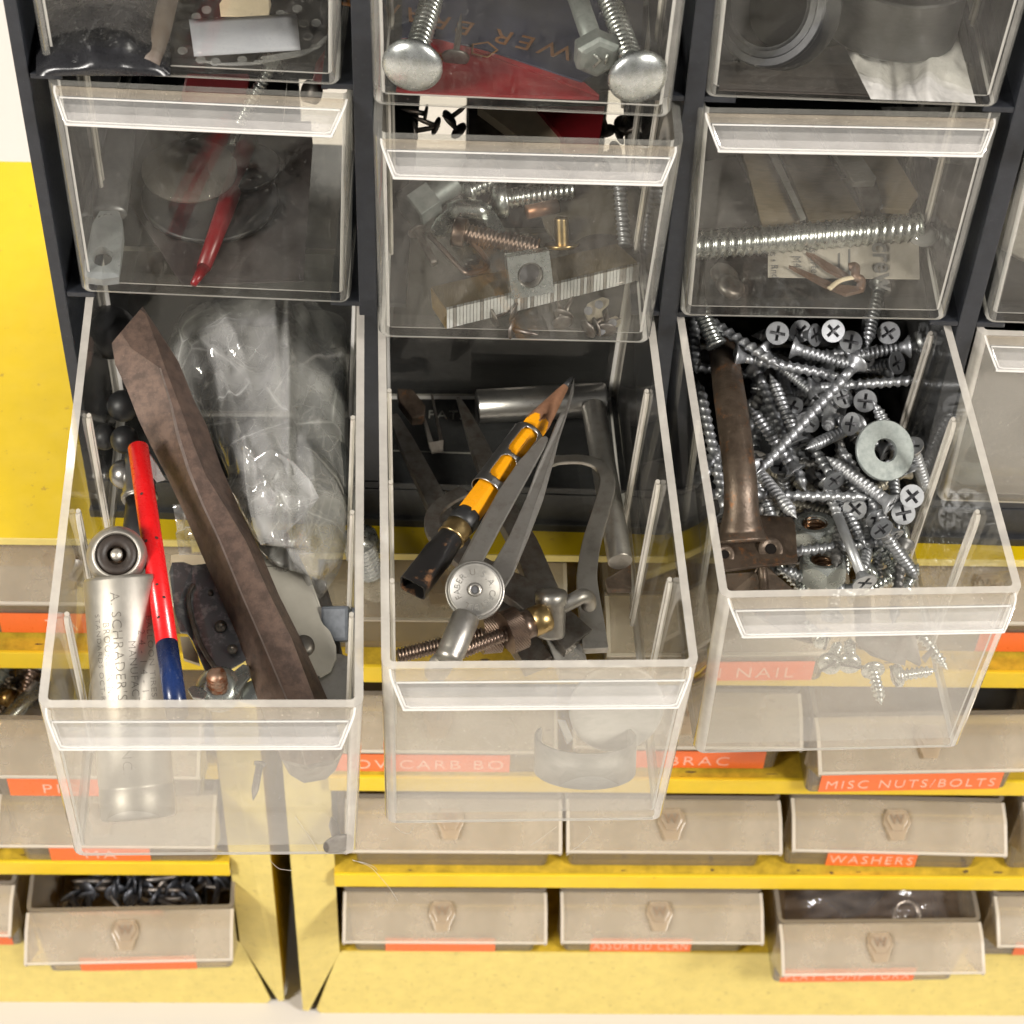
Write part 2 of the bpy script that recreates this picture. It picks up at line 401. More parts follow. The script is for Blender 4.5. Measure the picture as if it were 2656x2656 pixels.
rib_proto = rib_mesh().build('divider_rib', [M_EDGE, M_CLEAR], autosmooth=True)
for o in (body_proto, lip_proto, rib_proto): COL.objects.unlink(o)
def link_copy(p, parent, M=None):
    o = p.copy(); COL.objects.link(o); o.parent = parent
    if M is not None: o.matrix_local = M
    return o
DLAB = {'A1': 'closed clear drawer in the top row with a white taped label piece inside',
        'A2': 'closed clear drawer in the top row holding two carriage bolts', 'A3': 'closed clear drawer in the top row holding two black steel collars',
        'A4': 'closed clear drawer at the upper right edge of the photo, mostly cut off',
        'B1': 'closed clear drawer with a grey wrench handle and red stick inside', 'B2': 'slightly pulled clear drawer with wing nut, square nut and staple strip inside',
        'B3': 'closed clear drawer with long threaded rod and brass blades inside', 'B4': 'closed clear drawer at the right edge, above the lowest one',
        'C1': 'open clear drawer with rusty chisel, plastic bag and red pencil', 'C2': 'open clear drawer with yellow pencil, dividers and calipers',
        'C3': 'open clear drawer heaped with grey wood screws', 'C4': 'closed clear drawer at the right edge beside the open drawer of screws'}
for k in DR:
    t = thing('drawer_bin', DLAB[k], 'drawer', DM[k], 'clear drawers of the black cabinet')
    link_copy(body_proto if k[0] == 'C' else (body_a if k in ('A1', 'A2', 'A3', 'B1', 'A4') else body_b), t); link_copy(lip_proto, t)
    for s in (-1, 1):
        for yy in (4.2, 8.4, 12.6):
            o = link_copy(rib_proto, t, Matrix.Translation((s * (WT / 2 - TH - .09), yy, 0)) @ Matrix.Rotation(s * .0213, 4, 'Y'))

# points inside a drawer
def inn(d, px, py, h):
    """place point in drawer d, h above its floor, seen at the photo point"""
    o = DI[d] @ CAM; r = DI[d].to_3x3() @ ray(px, py); z = -H + TH + h
    return DM[d] @ (o + r * ((z - o.z) / r.z))
def inny(d, px, py, y):
    o = DI[d] @ CAM; r = DI[d].to_3x3() @ ray(px, py)
    return DM[d] @ (o + r * ((y - o.y) / r.y))
def up(d): return DM[d].to_3x3() @ Vector((0, 0, 1))
def dirx(d): return DM[d].to_3x3() @ Vector((1, 0, 0))

# ------------------------------------------------------------------ yellow cabinets
ZB = -47.9; ZT = -11.39
FLO = {1: -18.6, 2: -26.6, 3: -34.6, 4: -42.6}
def yellow(name_label, origin, yaw, x0, x1, inner0, inner1):
    """steel cabinet; local x along the front, y into the cabinet, z from the table"""
    o = thing('steel_cabinet', name_label, 'cabinet', Matrix.Translation(origin) @ Matrix.Rotation(yaw, 4, 'Z'), None)
    z0 = ZB - origin[2]; zt = ZT - origin[2]; D = 22.4
    mb = MB(); mb.box(x0, x1, .06, D, zt - .06, zt); mb.build('top_panel', M_YEL, o, bevel=.03)
    for xa, xb in ((x0, x0 + .12), (x1 - .12, x1)):
        mb = MB(); mb.box(xa, xb, .07, D, z0 + .3, zt - .07); mb.build('side_panel', M_YEL, o)
    mb = MB(); mb.box(x0 + .13, x1 - .13, D - .1, D, z0 + .3, zt - .07); mb.build('back_panel', M_YELDUST, o)
    # front frame: top strip, two posts and bottom bezel with mitred corners, sloping inwards
    zi = FLO[4] - origin[2]; w0 = inner0 - x0; w1 = x1 - inner1
    mb = MB(); mb.box(x0, x1, -.0, .055, zt - .36, zt - .001); mb.build('front_frame_top', M_YELPALE, o, bevel=.015)
    def slab(poly, name, mat):
        mb = MB(); n = len(poly); vs = list(poly) + [(x, y + .1, z) for x, y, z in poly]
        fs = [tuple(range(n)), tuple(range(2 * n - 1, n - 1, -1))] + [(i, (i + 1) % n, n + (i + 1) % n, n + i) for i in range(n)]
        mb.add(vs, fs); return mb.build(name, mat, o, bevel=.02)
    g = .06
    slab([(x0, 0, zt - .37), (x0, 0, z0 + .35), (x0 + .25, .02, z0 + .2), (inner0 - g, .45, zi + .05), (inner0 - g, .45, zt - .37)], 'corner_post', M_YELPALE)
    slab([(x1, 0, zt - .37), (x1, 0, z0 + .35), (x1 - .25, .02, z0 + .2), (inner1 + g, .45, zi + .05), (inner1 + g, .45, zt - .37)], 'corner_post', M_YELPALE)
    slab([(x0 + .9, 0.01, z0), (x1 - .9, .01, z0), (x1 - .7, .03, z0 + .3), (inner1 + g + .02, .47, zi), (inner0 - g - .02, .47, zi), (x0 + .7, .03, z0 + .3)], 'bottom_bezel', M_YELPALE)
    for r in (1, 2, 3):
        zf = FLO[r] - origin[2] - .02
        mb = MB(); mb.box(inner0 - g + .0, inner1 + g, .02, .2, zf - 1.05, zf - .002); mb.build('shelf_rail', M_YELRAIL, o, bevel=.05)
        mb = MB(); mb.box(inner0 - g, inner1 + g, .21, D - .2, zf - .12, zf - .03); mb.build('shelf', M_YELDUST, o)
    mb = MB(); mb.box(inner0 - g, inner1 + g, .6, D - .2, zi - .12, zi - .03); mb.build('shelf', M_YELDUST, o)
    rg = random.Random(5)
    for r in (1, 2, 3):
        zf = FLO[r] - origin[2] - .02; mb = MB(); x = inner0 + .6
        while x < inner1 - .5:
            if rg.random() < .45:
                n = 10; ex, ey = rg.uniform(.10, .34), rg.uniform(.03, .09); yc = rg.uniform(.30, .55)
                mb.add([(x + ex * math.cos(2 * PI * k / n) * rg.uniform(.6, 1.2), yc + ey * math.sin(2 * PI * k / n) * rg.uniform(.6, 1.3), zf - .022) for k in range(n)], [tuple(range(n))])
            x += rg.uniform(.7, 2.2)
        g_ = mb.build('grime_spot', M_GRIME, o)
    return o
OR = (11.06, -1.65, ZT); YR = .0268
OL = (5.42, -1.25, ZT); YL = .0265
yellow('yellow steel drawer cabinet filling the right side under the black cabinet', OR, YR, -4.6, 42, -2.6, 40)
yellow('yellow steel drawer cabinet cut off by the left photo edge', OL, YL, -34, 0, -32, -2.0)

# frosted drawers of the yellow cabinets
FWT, FWB, FH, FL, FT = 9.7, 8.9, 5.75, 15.0, .2
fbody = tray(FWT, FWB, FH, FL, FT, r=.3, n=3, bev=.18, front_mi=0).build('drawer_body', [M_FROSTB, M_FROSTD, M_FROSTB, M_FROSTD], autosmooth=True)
def hood_mesh():
    prof = [(-.02, -.03), (-.5, -.07), (-.95, -.14), (-1.1, -.21), (-1.25, -.31), (-1.7, -.58), (-2.18, -.87), (-2.25, -.95)]
    mb = MB(); n = len(prof); vs = []; hw = FWT / 2 - .02
    for s in (-1, -.97, .97, 1):
        for y, z in prof: vs.append((s * hw, y, z))
        for y, z in prof[::-1]: vs.append((s * hw, y + .06, z - .16))
    N = 2 * n; fs = []; ms = []
    for i in range(3):
        for k in range(N):
            j = (k + 1) % N; fs.append((i * N + k, i * N + j, (i + 1) * N + j, (i + 1) * N + k)); ms.append(1 if (i != 1 or k in (n - 2, n - 1)) else 0)
    fs += [tuple(range(N)), tuple(3 * N + k for k in range(N))]; ms += [1, 1]
    mb.v = vs; mb.f = [list(f) for f in fs]; mb.m = ms; mb.sm = [True] * len(fs)
    for s in (-1, 1):   # cheeks that tie the hood to the box front
        x = s * (hw - .02)
        a = [(y, z - .17) for y, z in prof] + [(-.02, -3.4)]
        mb.prism([(y, z) for y, z in a], 0, .12, 0, Matrix.Translation((x - (.12 if s > 0 else 0), 0, 0)) @ Matrix(((0, 0, 1, 0), (1, 0, 0, 0), (0, 1, 0, 0), (0, 0, 0, 1))))
    return mb
fhood = hood_mesh().build('hood_pull', [M_FROST, M_FROSTE], autosmooth=True)
M_KNOB = clear('yellowed emblem plastic', tint=(.85, .76, .62), haze=.34, hazecol=(.72, .62, .48), rough=.2)
M_KNOBW = solid('brown emblem letter', (.26, .18, .11), .6)  # letter browner than its shield
def knob_mesh():
    mb = MB(); poly = [(-.38, .62), (.38, .62), (.58, .3), (.62, .0), (.42, -.42), (.3, -.78), (-.3, -.78), (-.42, -.42), (-.62, 0), (-.58, .3)]
    mb.prism(poly, 0, .1); mb.prism([(x * .8, y * .62 + .12) for x, y in poly], .1, .2); return mb
fknob = knob_mesh().build('emblem', [M_KNOB], bevel=.03)
for o in (fbody, fhood, fknob): COL.objects.unlink(o)
def ydrawer(org, yaw, xc, row, yoff, label, text=None, tw=6.0, tx=0.0, dyaw=0.0, tsize=.95, lift=0.0):
    L = Matrix.Translation(org) @ Matrix.Rotation(yaw, 4, 'Z')
    z = FLO[row] + .02 + FH + lift - org[2]
    Mx = L @ Matrix.Translation((xc, yoff, z)) @ Matrix.Rotation(dyaw, 4, 'Z')
    t = thing('frosted_bin', label, 'drawer', Mx, 'frosted drawers of the yellow cabinets')
    link_copy(fbody, t); link_copy(fhood, t)
    k = link_copy(fknob, t, Matrix.Translation((-.15, -1.15, -.18)) @ Matrix.Rotation(math.radians(24), 4, 'X'))
    text_mesh('W', .60, M_KNOBW, k, Matrix.Translation((0, .14, .21)), depth=.02, bold=.01)
    if text is not None:
        mb = MB(); mb.box(-tw / 2, tw / 2, -.03, 0, -.62, .62)
        lb = mb.build('tape_label', M_ORANGE, t); lb.location = (tx, -.015, -FH + .82)
        if text: text_mesh(text, tsize, M_WHITE, lb, Matrix.Translation((0, -.035, -.12)) @ Matrix.Rotation(PI / 2, 4, 'X'), spacing=1.25, depth=.012, bold=-.012, fit=tw * .93)
    return t
def xr(X): return X - OR[0]
def xl(X): return X - OL[0]
R_, L_ = (OR, YR), (OL, YL)
ydrawer(*R_, xr(13.6), 4, .50, 'frosted drawer in the bottom row, first right of the cabinet gap', '', 5.4, -.2)
ydrawer(*R_, xr(23.9), 4, .55, 'frosted drawer in the bottom row, left of the pulled one', 'ASSORTED CLAN', 5.0, -.6)
ydrawer(*R_, xr(34.2), 4, -1.05, 'frosted drawer pulled out of the bottom row, bagged parts inside', 'FLAT COMP TORX', 6.6, -.8, dyaw=.018)
ydrawer(*R_, xr(44.7), 4, .45, 'frosted drawer in the bottom row at the right photo edge', '', 6, .2)
ydrawer(*R_, xr(13.9), 3, .45, 'unlabelled frosted drawer under the middle open clear drawer')
ydrawer(*R_, xr(23.75), 3, .50, 'unlabelled frosted drawer left of the one labelled for washers')
ydrawer(*R_, xr(33.9), 3, .55, 'frosted drawer with an orange label reading washers', 'WASHERS', 4.2, -.4, dyaw=-.02)
ydrawer(*R_, xr(44.4), 3, .5, 'unlabelled frosted drawer at the right edge, second row from the bottom')
ydrawer(*R_, xr(13.3), 2, .25, 'frosted drawer with orange label seen through the middle open drawer front', 'B  OV/CARB BO', 8.4, -1.2)
ydrawer(*R_, xr(23.6), 2, .55, 'frosted drawer with orange label left of the miscellaneous nuts drawer', 'BRAC', 5.8, 1.0, tsize=.95)
ydrawer(*R_, xr(33.7), 2, -.55, 'pulled frosted drawer labelled for miscellaneous nuts and bolts', 'MISC NUTS/BOLTS', 8.0, .1, dyaw=.03, tsize=.86)
ydrawer(*R_, xr(44.2), 2, .5, 'frosted drawer at the right edge beside the nuts and bolts drawer')
ydrawer(*R_, xr(13.3), 1, .9, 'unlabelled frosted drawer just under the black cabinet, beside the big threaded bolt')
ydrawer(*R_, xr(24.4), 1, -.65, 'pulled frosted drawer with an orange nail label under the screw drawer', 'N NAIL', 5.2, 1.4, dyaw=.02)
ydrawer(*R_, xr(34.9), 1, 1.0, 'frosted drawer at the right edge with its label half hidden', 'MISC', 7.0, 4.0)
ydrawer(*L_, xl(-1.2), 4, -1.15, 'frosted drawer pulled out at the lower left, full of dark nails', '', 5.6, -.1, dyaw=.03)
ydrawer(*L_, xl(-11.6), 4, .2, 'frosted drawer at the lower left photo edge', '', 5, 1.5)
ydrawer(*L_, xl(-1.5), 3, .05, 'frosted drawer at the left with a half hidden orange label, below the pulled screw drawer', 'MA', 4.6, -.9)
ydrawer(*L_, xl(-11.9), 3, .2, 'frosted drawer cut off by the left edge above the bottom row')
ydrawer(*L_, xl(-1.4), 2, -1.7, 'pulled frosted drawer at the left edge with bolts and screws inside', 'PIC', 4.4, -1.6)
ydrawer(*L_, xl(-1.2), 1, .95, 'frosted drawer at the left edge just below the yellow cabinet top', 'TA', 5.0, -1.1)

# ------------------------------------------------------------------ contents of the drawers
from mathutils import noise as mnoise
CROPS = {1: (0, 0, 2.0337), 2: (900, 0, 2.0337), 3: (1700, 0, 2.0209), 4: (80, 750, 2.1467), 5: (80, 1400, 2.1467), 6: (950, 850, 2.1467), 7: (1700, 800, 2.0209),
         8: (950, 1600, 2.0337), 9: (1756, 1500, 2.1467), 10: (0, 1900, 2.1467), 11: (800, 2000, 2.0209), 12: (1756, 1950, 2.1467), 13: (300, 0, 2.9723), 'S': (1780, 820, 4.2933), 'T': (2050, 820, 4.2933), 'U': (2000, 1270, 4.2933), 'V': (900, 1250, 4.83)}
def px(k, x, y): a, b, s = CROPS[k]; return a + x / s, b + y / s
def I(d, k, x, y, h): return inn(d, *px(k, x, y), h)
def wthing(name, label, cat, c, group=None): return thing(name, label, cat, Matrix.Translation(Vector(c)), group)
def wpart(t, name, mb, mats, **kw):
    o = mb.build(name, mats, t, **kw); o.matrix_parent_inverse = Matrix.Translation(-t.location); return o
def solo(name, mb, mats, label, cat, group=None, **kw):
    """a thing that is one mesh; origin moved to its first vertex"""
    c = Vector(mb.v[0]); mb.v = [tuple(Vector(p) - c) for p in mb.v]
    o = mb.build(name, mats, None, **kw); o.location = c
    return tag(o, label, cat, group)
def plate(mb, pts, n, th, mi=0):
    """flat polygon of place points, thickened by th against n"""
    m = len(pts); n = Vector(n)
    vs = [Vector(p) for p in pts] + [Vector(p) - n * th for p in pts]
    mb.add(vs, [tuple(range(m)), tuple(range(2 * m - 1, m - 1, -1))] + [(i, m + i, m + (i + 1) % m, (i + 1) % m) for i in range(m)], mi)
    return mb
def smooth_path(P, n=6):
    P = [Vector(p) for p in P]; out = []
    for i in range(len(P) - 1):
        p0, p1, p2, p3 = P[max(i - 1, 0)], P[i], P[i + 1], P[min(i + 2, len(P) - 1)]
        for k in range(n):
            t = k / n
            out.append(.5 * ((2 * p1) + (p2 - p0) * t + (2 * p0 - 5 * p1 + 4 * p2 - p3) * t * t + (3 * p1 - p0 - 3 * p2 + p3) * t ** 3))
    return out + [P[-1]]
def lerp(a, b, t): return a + (b - a) * t

M_STEEL = solid('bare tool steel', (.44, .42, .39), .38, .9, var=.18, scale=2.5, bump=.08, bscale=30, col2=(.33, .295, .26), thr=(.48, .78))
M_STEELD = solid('darkened tool steel', (.22, .205, .19), .44, .9, var=.25, scale=2, bump=.1, col2=(.14, .11, .09), thr=(.42, .7))
M_NICK = solid('satin nickel plate', (.52, .485, .43), .46, .85, var=.10, scale=1.5, bump=.05, bscale=40)
M_NICKP = solid('pale nickel plate', (.60, .565, .505), .45, .1, var=.06, scale=2, dust=.6, dustcol=(.12, .11, .1), dscale=6, dthr=(.70, .74))
M_MATTE = solid('dull grey sheet metal', (.44, .425, .395), .55, .45, var=.15, scale=2, bump=.12, bscale=30, stretch=(1, 1, 4))
M_CHROME = solid('worn chrome', (.40, .39, .38), .3, .95, var=.12, stretch=(1, 1, 6))
M_ZINC = solid('bright zinc plate', (.64, .66, .64), .28, .92, var=.12, scale=3, bump=.05, bscale=25, col2=(.50, .52, .48), thr=(.45, .7))
M_ZINCD = solid('dull zinc plate', (.24, .26, .25), .5, .45, var=.12, scale=4, bump=.08, bscale=22, col2=(.17, .19, .185), thr=(.42, .68))
M_GREY = solid('grey coated screw steel', (.40, .41, .43), .40, .8, var=.16, scale=2.5, bump=.06, bscale=30)
M_GREYL = solid('light grey coated screw steel', (.52, .53, .55), .44, .72, var=.08, scale=5, bump=.06, bscale=30)
M_RECESS = solid('painted recess shade', (.16, .16, .17), .5, .8, var=.2)  # shade of recesses, slots and holes put into the colour
M_RUST = solid('rust brown forged steel', (.165, .110, .086), .48, .45, var=.3, scale=2.2, bump=.25, bscale=40, col2=(.095, .066, .054), thr=(.40, .62), dust=.5, dustcol=(.30, .23, .19), dscale=15, dthr=(.58, .70))
M_RUSTD = solid('dark browned steel', (.125, .092, .068), .40, .55, var=.3, scale=1.5, bump=.3, bscale=9, col2=(.07, .05, .036), thr=(.4, .65), dust=.9, dustcol=(.25, .105, .04), dscale=1.9, dthr=(.56, .68))
M_EDGEW = solid('worn bright steel edge', (.25, .20, .175), .45, .5, var=.3, scale=3)
M_BRONZE = solid('browned threaded rod', (.245, .180, .145), .36, .9, var=.25, scale=3)
M_BRASS = solid('tarnished brass', (.50, .36, .17), .32, 1, var=.2, scale=3)
M_BLUED = solid('blued steel plate', (.20, .205, .215), .38, .85, var=.3, scale=2.5, bump=.12, bscale=12, col2=(.42, .42, .42), thr=(.52, .66))
M_RUBBER = solid('black rubber', (.02, .02, .021), .45, var=.2)
M_BLKMETAL = solid('black oxide steel', (.016, .016, .016), .4, .0, spec=.3, var=.3, scale=1.5, stretch=(1, 1, 8), bump=.1)
M_RED = solid('red pencil lacquer', (.74, .010, .012), .28, var=.05, scale=2, coat=.15, dust=.8, dustcol=(.2, .02, .02), dscale=3.0, dthr=(.66, .70))
M_BLUE = solid('dark blue pencil lacquer', (.012, .03, .115), .28, var=.1, coat=.15)
M_REDD = solid('deep red plastic', (.20, .008, .012), .35, var=.15)
M_PENCIL = solid('orange yellow pencil lacquer', (.88, .36, .008), .28, var=.06, scale=2, coat=.3, dust=.4, dustcol=(.35, .12, .02), dscale=6, dthr=(.66, .72))
M_WOOD = solid('pencil cedar', (.30, .15, .085), .6, var=.25, scale=4, stretch=(1, 1, .15))
M_GRAPH = solid('graphite', (.05, .05, .052), .4, .3)
M_CREAM = solid('cream card', (.72, .60, .42), .7, var=.06)
M_TAPE = solid('grey white tape', (.40, .41, .455), .45, var=.05, scale=1)
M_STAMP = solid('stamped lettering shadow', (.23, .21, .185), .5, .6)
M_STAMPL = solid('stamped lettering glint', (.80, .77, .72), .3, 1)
def bagmat(name, haze, crease):
    m, nt, out = newmat(name)
    tr = nd(nt, 'ShaderNodeBsdfTransparent'); tr.inputs[0].default_value = (.95, .95, .94, 1)
    gl = nd(nt, 'ShaderNodeBsdfGlossy', Roughness=.07); df = nd(nt, 'ShaderNodeBsdfDiffuse'); df.inputs[0].default_value = (.86, .85, .83, 1)
    tc = nt.nodes.new('ShaderNodeTexCoord'); nz = nd(nt, 'ShaderNodeTexNoise', Scale=.5, Detail=2.0); nt.links.new(tc.outputs['Object'], nz.inputs['Vector'])
    mx = nd(nt, 'ShaderNodeMix', data_type='RGBA'); mx.inputs[0].default_value = .10; nt.links.new(tc.outputs['Object'], mx.inputs[6]); nt.links.new(nz.outputs['Color'], mx.inputs[7])
    def vor(sc_, feat):
        v = nt.nodes.new('ShaderNodeTexVoronoi'); v.feature = feat; v.inputs['Scale'].default_value = sc_; nt.links.new(mx.outputs[2], v.inputs['Vector']); return v.outputs['Distance']
    r1 = ramp(nt, vor(.42, 'DISTANCE_TO_EDGE'), [(0, (1, 1, 1)), (.010, (.35, .35, .35)), (.045, (0, 0, 0))])
    r2 = ramp(nt, vor(1.3, 'DISTANCE_TO_EDGE'), [(0, (.22, .22, .22)), (.03, (.05, .05, .05)), (.08, (0, 0, 0))])
    n2 = noise(nt, .55, 1.5, .45, 7.9, stretch=(1.5, .6, 1))
    h = mth(nt, 'ADD', haze, mth(nt, 'MULTIPLY', mth(nt, 'MULTIPLY', mth(nt, 'ADD', r1, r2), crease), ramp(nt, noise(nt, .45, 2, .5, 3.3), [(.4, (.05, .05, .05)), (.65, (1, 1, 1))])), True)  # pale crease lines paint highlights into the film
    h = mth(nt, 'ADD', h, mth(nt, 'MULTIPLY', mth(nt, 'SUBTRACT', noise(nt, .4, 3, .6, 1.1), .45), .7), True)
    lw = nd(nt, 'ShaderNodeLayerWeight', Blend=.5)
    f = mth(nt, 'ADD', mth(nt, 'MULTIPLY', mth(nt, 'POWER', lw.outputs['Facing'], 4.0), .8), .14, True)
    b = nd(nt, 'ShaderNodeBump', Strength=.6, Distance=1.0); nt.links.new(n2, b.inputs['Height']); nt.links.new(b.outputs[0], gl.inputs['Normal']); nt.links.new(b.outputs[0], lw.inputs['Normal'])
    m1 = nd(nt, 'ShaderNodeMixShader'); nt.links.new(h, m1.inputs[0]); nt.links.new(tr.outputs[0], m1.inputs[1]); nt.links.new(df.outputs[0], m1.inputs[2])
    m2 = nd(nt, 'ShaderNodeMixShader'); nt.links.new(f, m2.inputs[0]); nt.links.new(m1.outputs[0], m2.inputs[1]); nt.links.new(gl.outputs[0], m2.inputs[2])
    nt.links.new(m2.outputs[0], out.inputs[0]); return m
M_BAG = bagmat('crinkled polythene', .22, .65)
M_BAGB = clear('brownish film', tint=(.72, .66, .62), haze=.22, hazecol=(.42, .36, .33), rough=.12, f0=.08, bump=.5, bscale=1.2)
M_BAGOLD = clear('crinkled polythene', tint=(.95, .95, .94), haze=.10, hazecol=(.85, .84, .82), rough=.1, f0=.07, bump=.55, bscale=1.6)
M_TUBE = clear('clear tube', tint=(.9, .91, .9), haze=.06, rough=.06, f0=.08)
M_FILM = clear('silvery film', tint=(.9, .89, .86), haze=.62, hazecol=(.92, .89, .84), rough=.1, f0=.16, bump=.6, bscale=1.0, smear=.35, sscale=.7)

# ---- screws, nails, nuts
def cross_head(r, depth=.16, w=.055, ln=.27, mi_top=0, mi_rec=1, n=24):
    """flat disc at z=0 with a cross-shaped recess sunk along +z"""
    bm = bmesh.new(); out = [bm.verts.new((r * math.cos(2 * PI * k / n), r * math.sin(2 * PI * k / n), 0)) for k in range(n)]
    ln *= r / .4; w *= r / .4
    c = [(ln, -w), (ln, w), (w, w), (w, ln), (-w, ln), (-w, w), (-ln, w), (-ln, -w), (-w, -w), (-w, -ln), (w, -ln), (w, -w)]
    inn_ = [bm.verts.new((x, y, 0)) for x, y in c]
    es = [bm.edges.new((out[k], out[(k + 1) % n])) for k in range(n)] + [bm.edges.new((inn_[k], inn_[(k + 1) % 12])) for k in range(12)]
    bmesh.ops.triangle_fill(bm, edges=es, use_beauty=True, use_dissolve=False)
    bm.verts.index_update(); vs = [tuple(v.co) for v in bm.verts]; fs = [[v.index for v in f.verts] for f in bm.faces]; ii = [v.index for v in inn_]
    # drop faces that landed inside the cross
    def inside(f):
        x = sum(vs[i][0] for i in f) / 3; y = sum(vs[i][1] for i in f) / 3
        return (abs(x) < ln and abs(y) < w * .99) or (abs(y) < ln and abs(x) < w * .99)
    fs = [f for f in fs if not inside(f)]; bm.free()
    b = len(vs); vs += [(x * .45, y * .45, depth) for x, y in c]
    rec = [(ii[k], ii[(k + 1) % 12], b + (k + 1) % 12, b + k) for k in range(12)] + [tuple(b + k for k in range(12))]
    return vs, fs, rec
def screw_proto(L, core, thr, pitch, head=.4, smooth_len=.0, hm=None, cone=.42, tip=.45, edge=.45, blunt=False):
    """wood screw: flat top at z=0, point at z=L"""
    hm = hm or M_GREY
    r = bpy.data.objects.new('wood_screw', None); r.empty_display_size = .2
    mb = MB(); vs, fs, rec = cross_head(head); mb.add(vs, fs, 0, False)
    mb.lathe([(head, 0), (head * 1.0, .045), (head * .82, .12), (head * .55, cone * .6), (core * 1.15, cone)], 24, 0, cap0=False)
    ho = mb.build('head', [hm], r); COL.objects.unlink(ho)
    mb = MB(); mb.add(vs, rec, 0, False); ro = mb.build('recess', [M_RECESS], ho); COL.objects.unlink(ro)
    mb = MB(); z = cone - .02
    if smooth_len: mb.lathe([(core * 1.12, z), (core * 1.12, z + smooth_len)], 14); z += smooth_len - .01
    mb.thread(core, thr, z, L, pitch, 12, 0, taper=0 if blunt else tip, per=6, edge=edge)
    so = mb.build('shank', [hm], r); COL.objects.unlink(so)
    return r, ho, ro, so
def place_screw(pr, a, b, label, group=None, roll=None, name='wood_screw', scale=1.0):
    """copy of a screw and its parts, head at a, pointing to b"""
    r, ho, ro, so = pr
    t = r.copy(); t.name = name; COL.objects.link(t)
    t.matrix_world = axis(a, b, random.uniform(0, 6) if roll is None else roll) @ Matrix.Scale(scale, 4)
    tag(t, label, 'screw', group)
    h = ho.copy(); COL.objects.link(h); h.parent = t
    if ro: q = ro.copy(); COL.objects.link(q); q.parent = h
    s_ = so.copy(); COL.objects.link(s_); s_.parent = t
    return t
SC_LONG = screw_proto(6.2, .165, .26, .36, .43, smooth_len=.5, tip=.55)
SC_MID = screw_proto(4.2, .16, .25, .31, .43, smooth_len=.35, tip=.5)
M_DARKSCREW = solid('tarnished screw steel', (.21, .205, .20), .48, .75, var=.3, scale=2)
M_YELZINC = solid('yellowish zinc screw', (.46, .43, .36), .4, .8, var=.15, scale=2)
SC_MIDD = screw_proto(3.6, .16, .25, .31, .43, smooth_len=.35, tip=.5, hm=M_DARKSCREW)
SC_FINED = screw_proto(2.6, .185, .25, .19, .41, smooth_len=.25, tip=.55, edge=.7, hm=M_YELZINC)
SC_FINE = screw_proto(3.0, .185, .25, .19, .43, smooth_len=.25, tip=.55, edge=.7)
SC_LIGHT = screw_proto(3.0, .20, .265, .19, .43, smooth_len=.2, tip=.5, hm=M_GREYL, edge=.7)
SC_SMOOTH = screw_proto(4.6, .165, .22, .26, .45, smooth_len=2.6, hm=M_GREYL)
def slot_proto(L=1.7, core=.15, thr=.24, pitch=.19, head=.42):
    """zinc sheet metal screw with a slotted pan head"""
    r = bpy.data.objects.new('sheet_metal_screw', None); r.empty_display_size = .2
    mb = MB()
    prof = [(0.0, -.02), (head * .5, -.015), (head * .8, .03), (head, .12), (head, .24), (core, .245)]
    mb.lathe(prof, 20); ho = mb.build('head', [M_ZINC], r); COL.objects.unlink(ho)
    mb = MB(); mb.box(-head * .95, head * .95, -.045, .045, -.028, .08); ro = mb.build('slot', [M_RECESS], ho); COL.objects.unlink(ro)
    mb = MB(); mb.thread(core, thr, .24, L, pitch, 12, 0, taper=.4, edge=.6); so = mb.build('shank', [M_ZINC], r); COL.objects.unlink(so)
    return r, ho, ro, so
SC_ZINC = slot_proto()
SC_ZINCS = slot_proto(1.35, .12, .2, .17, .34)

# ================================================== right open drawer: screws
def S3(pr, h0, h1, label=None, roll=None, **kw):
    """screw seen with its head at h0=(crop,x,y,height) and its point at h1"""
    label = label or 'grey countersunk wood screw jumbled in the heap of the right open drawer'
    L = {id(SC_LONG): 6.2, id(SC_MID): 4.2, id(SC_FINE): 3.0, id(SC_LIGHT): 3.0, id(SC_SMOOTH): 4.6, id(SC_ZINC): 1.7, id(SC_ZINCS): 1.35}[id(pr)]
    a = I('C3', *h0); b = I('C3', *h1)
    grp = 'grey wood screws heaped in the open drawer' if id(pr) not in (id(SC_ZINC), id(SC_ZINCS)) else 'small zinc sheet metal screws in the open drawer'
    return place_screw(pr, a, b, label, grp, roll, 'wood_screw' if 'wood' in grp else 'sheet_metal_screw')
def T3(pr, b, a, label=None, roll=None):
    """same, but the visible point fixes the place (the head may be buried)"""
    L = {id(SC_LONG): 6.2, id(SC_MID): 4.2, id(SC_FINE): 3.0, id(SC_LIGHT): 3.0, id(SC_SMOOTH): 4.6, id(SC_ZINC): 1.7, id(SC_ZINCS): 1.35}[id(pr)]
    pb = I('C3', *b); pa = I('C3', *a); d = (pa - pb).normalized()
    label = label or 'grey countersunk wood screw jumbled in the heap of the right open drawer'
    return place_screw(pr, pb + d * L, pb, label, 'grey wood screws heaped in the open drawer', roll)
def F3(pr, h0, tilt=(0, 0), label=None, roll=0.2):
    """screw whose head faces the viewer, tilted by tilt (right, up) """
    a = I('C3', *h0); v = (a - CAM).normalized(); rx = dirx('C3'); ry = v.cross(rx).normalized()
    d = (v + rx * tilt[0] + ry * tilt[1]).normalized()
    label = label or 'grey countersunk wood screw jumbled in the heap of the right open drawer'
    return place_screw(pr, a, a + d * 3, label, 'grey wood screws heaped in the open drawer', roll)
T3(SC_LONG, (7, 525, 872, 4.3), (7, 1100, 240, 5.6), 'longest grey wood screw lying diagonally across the top of the screw heap')
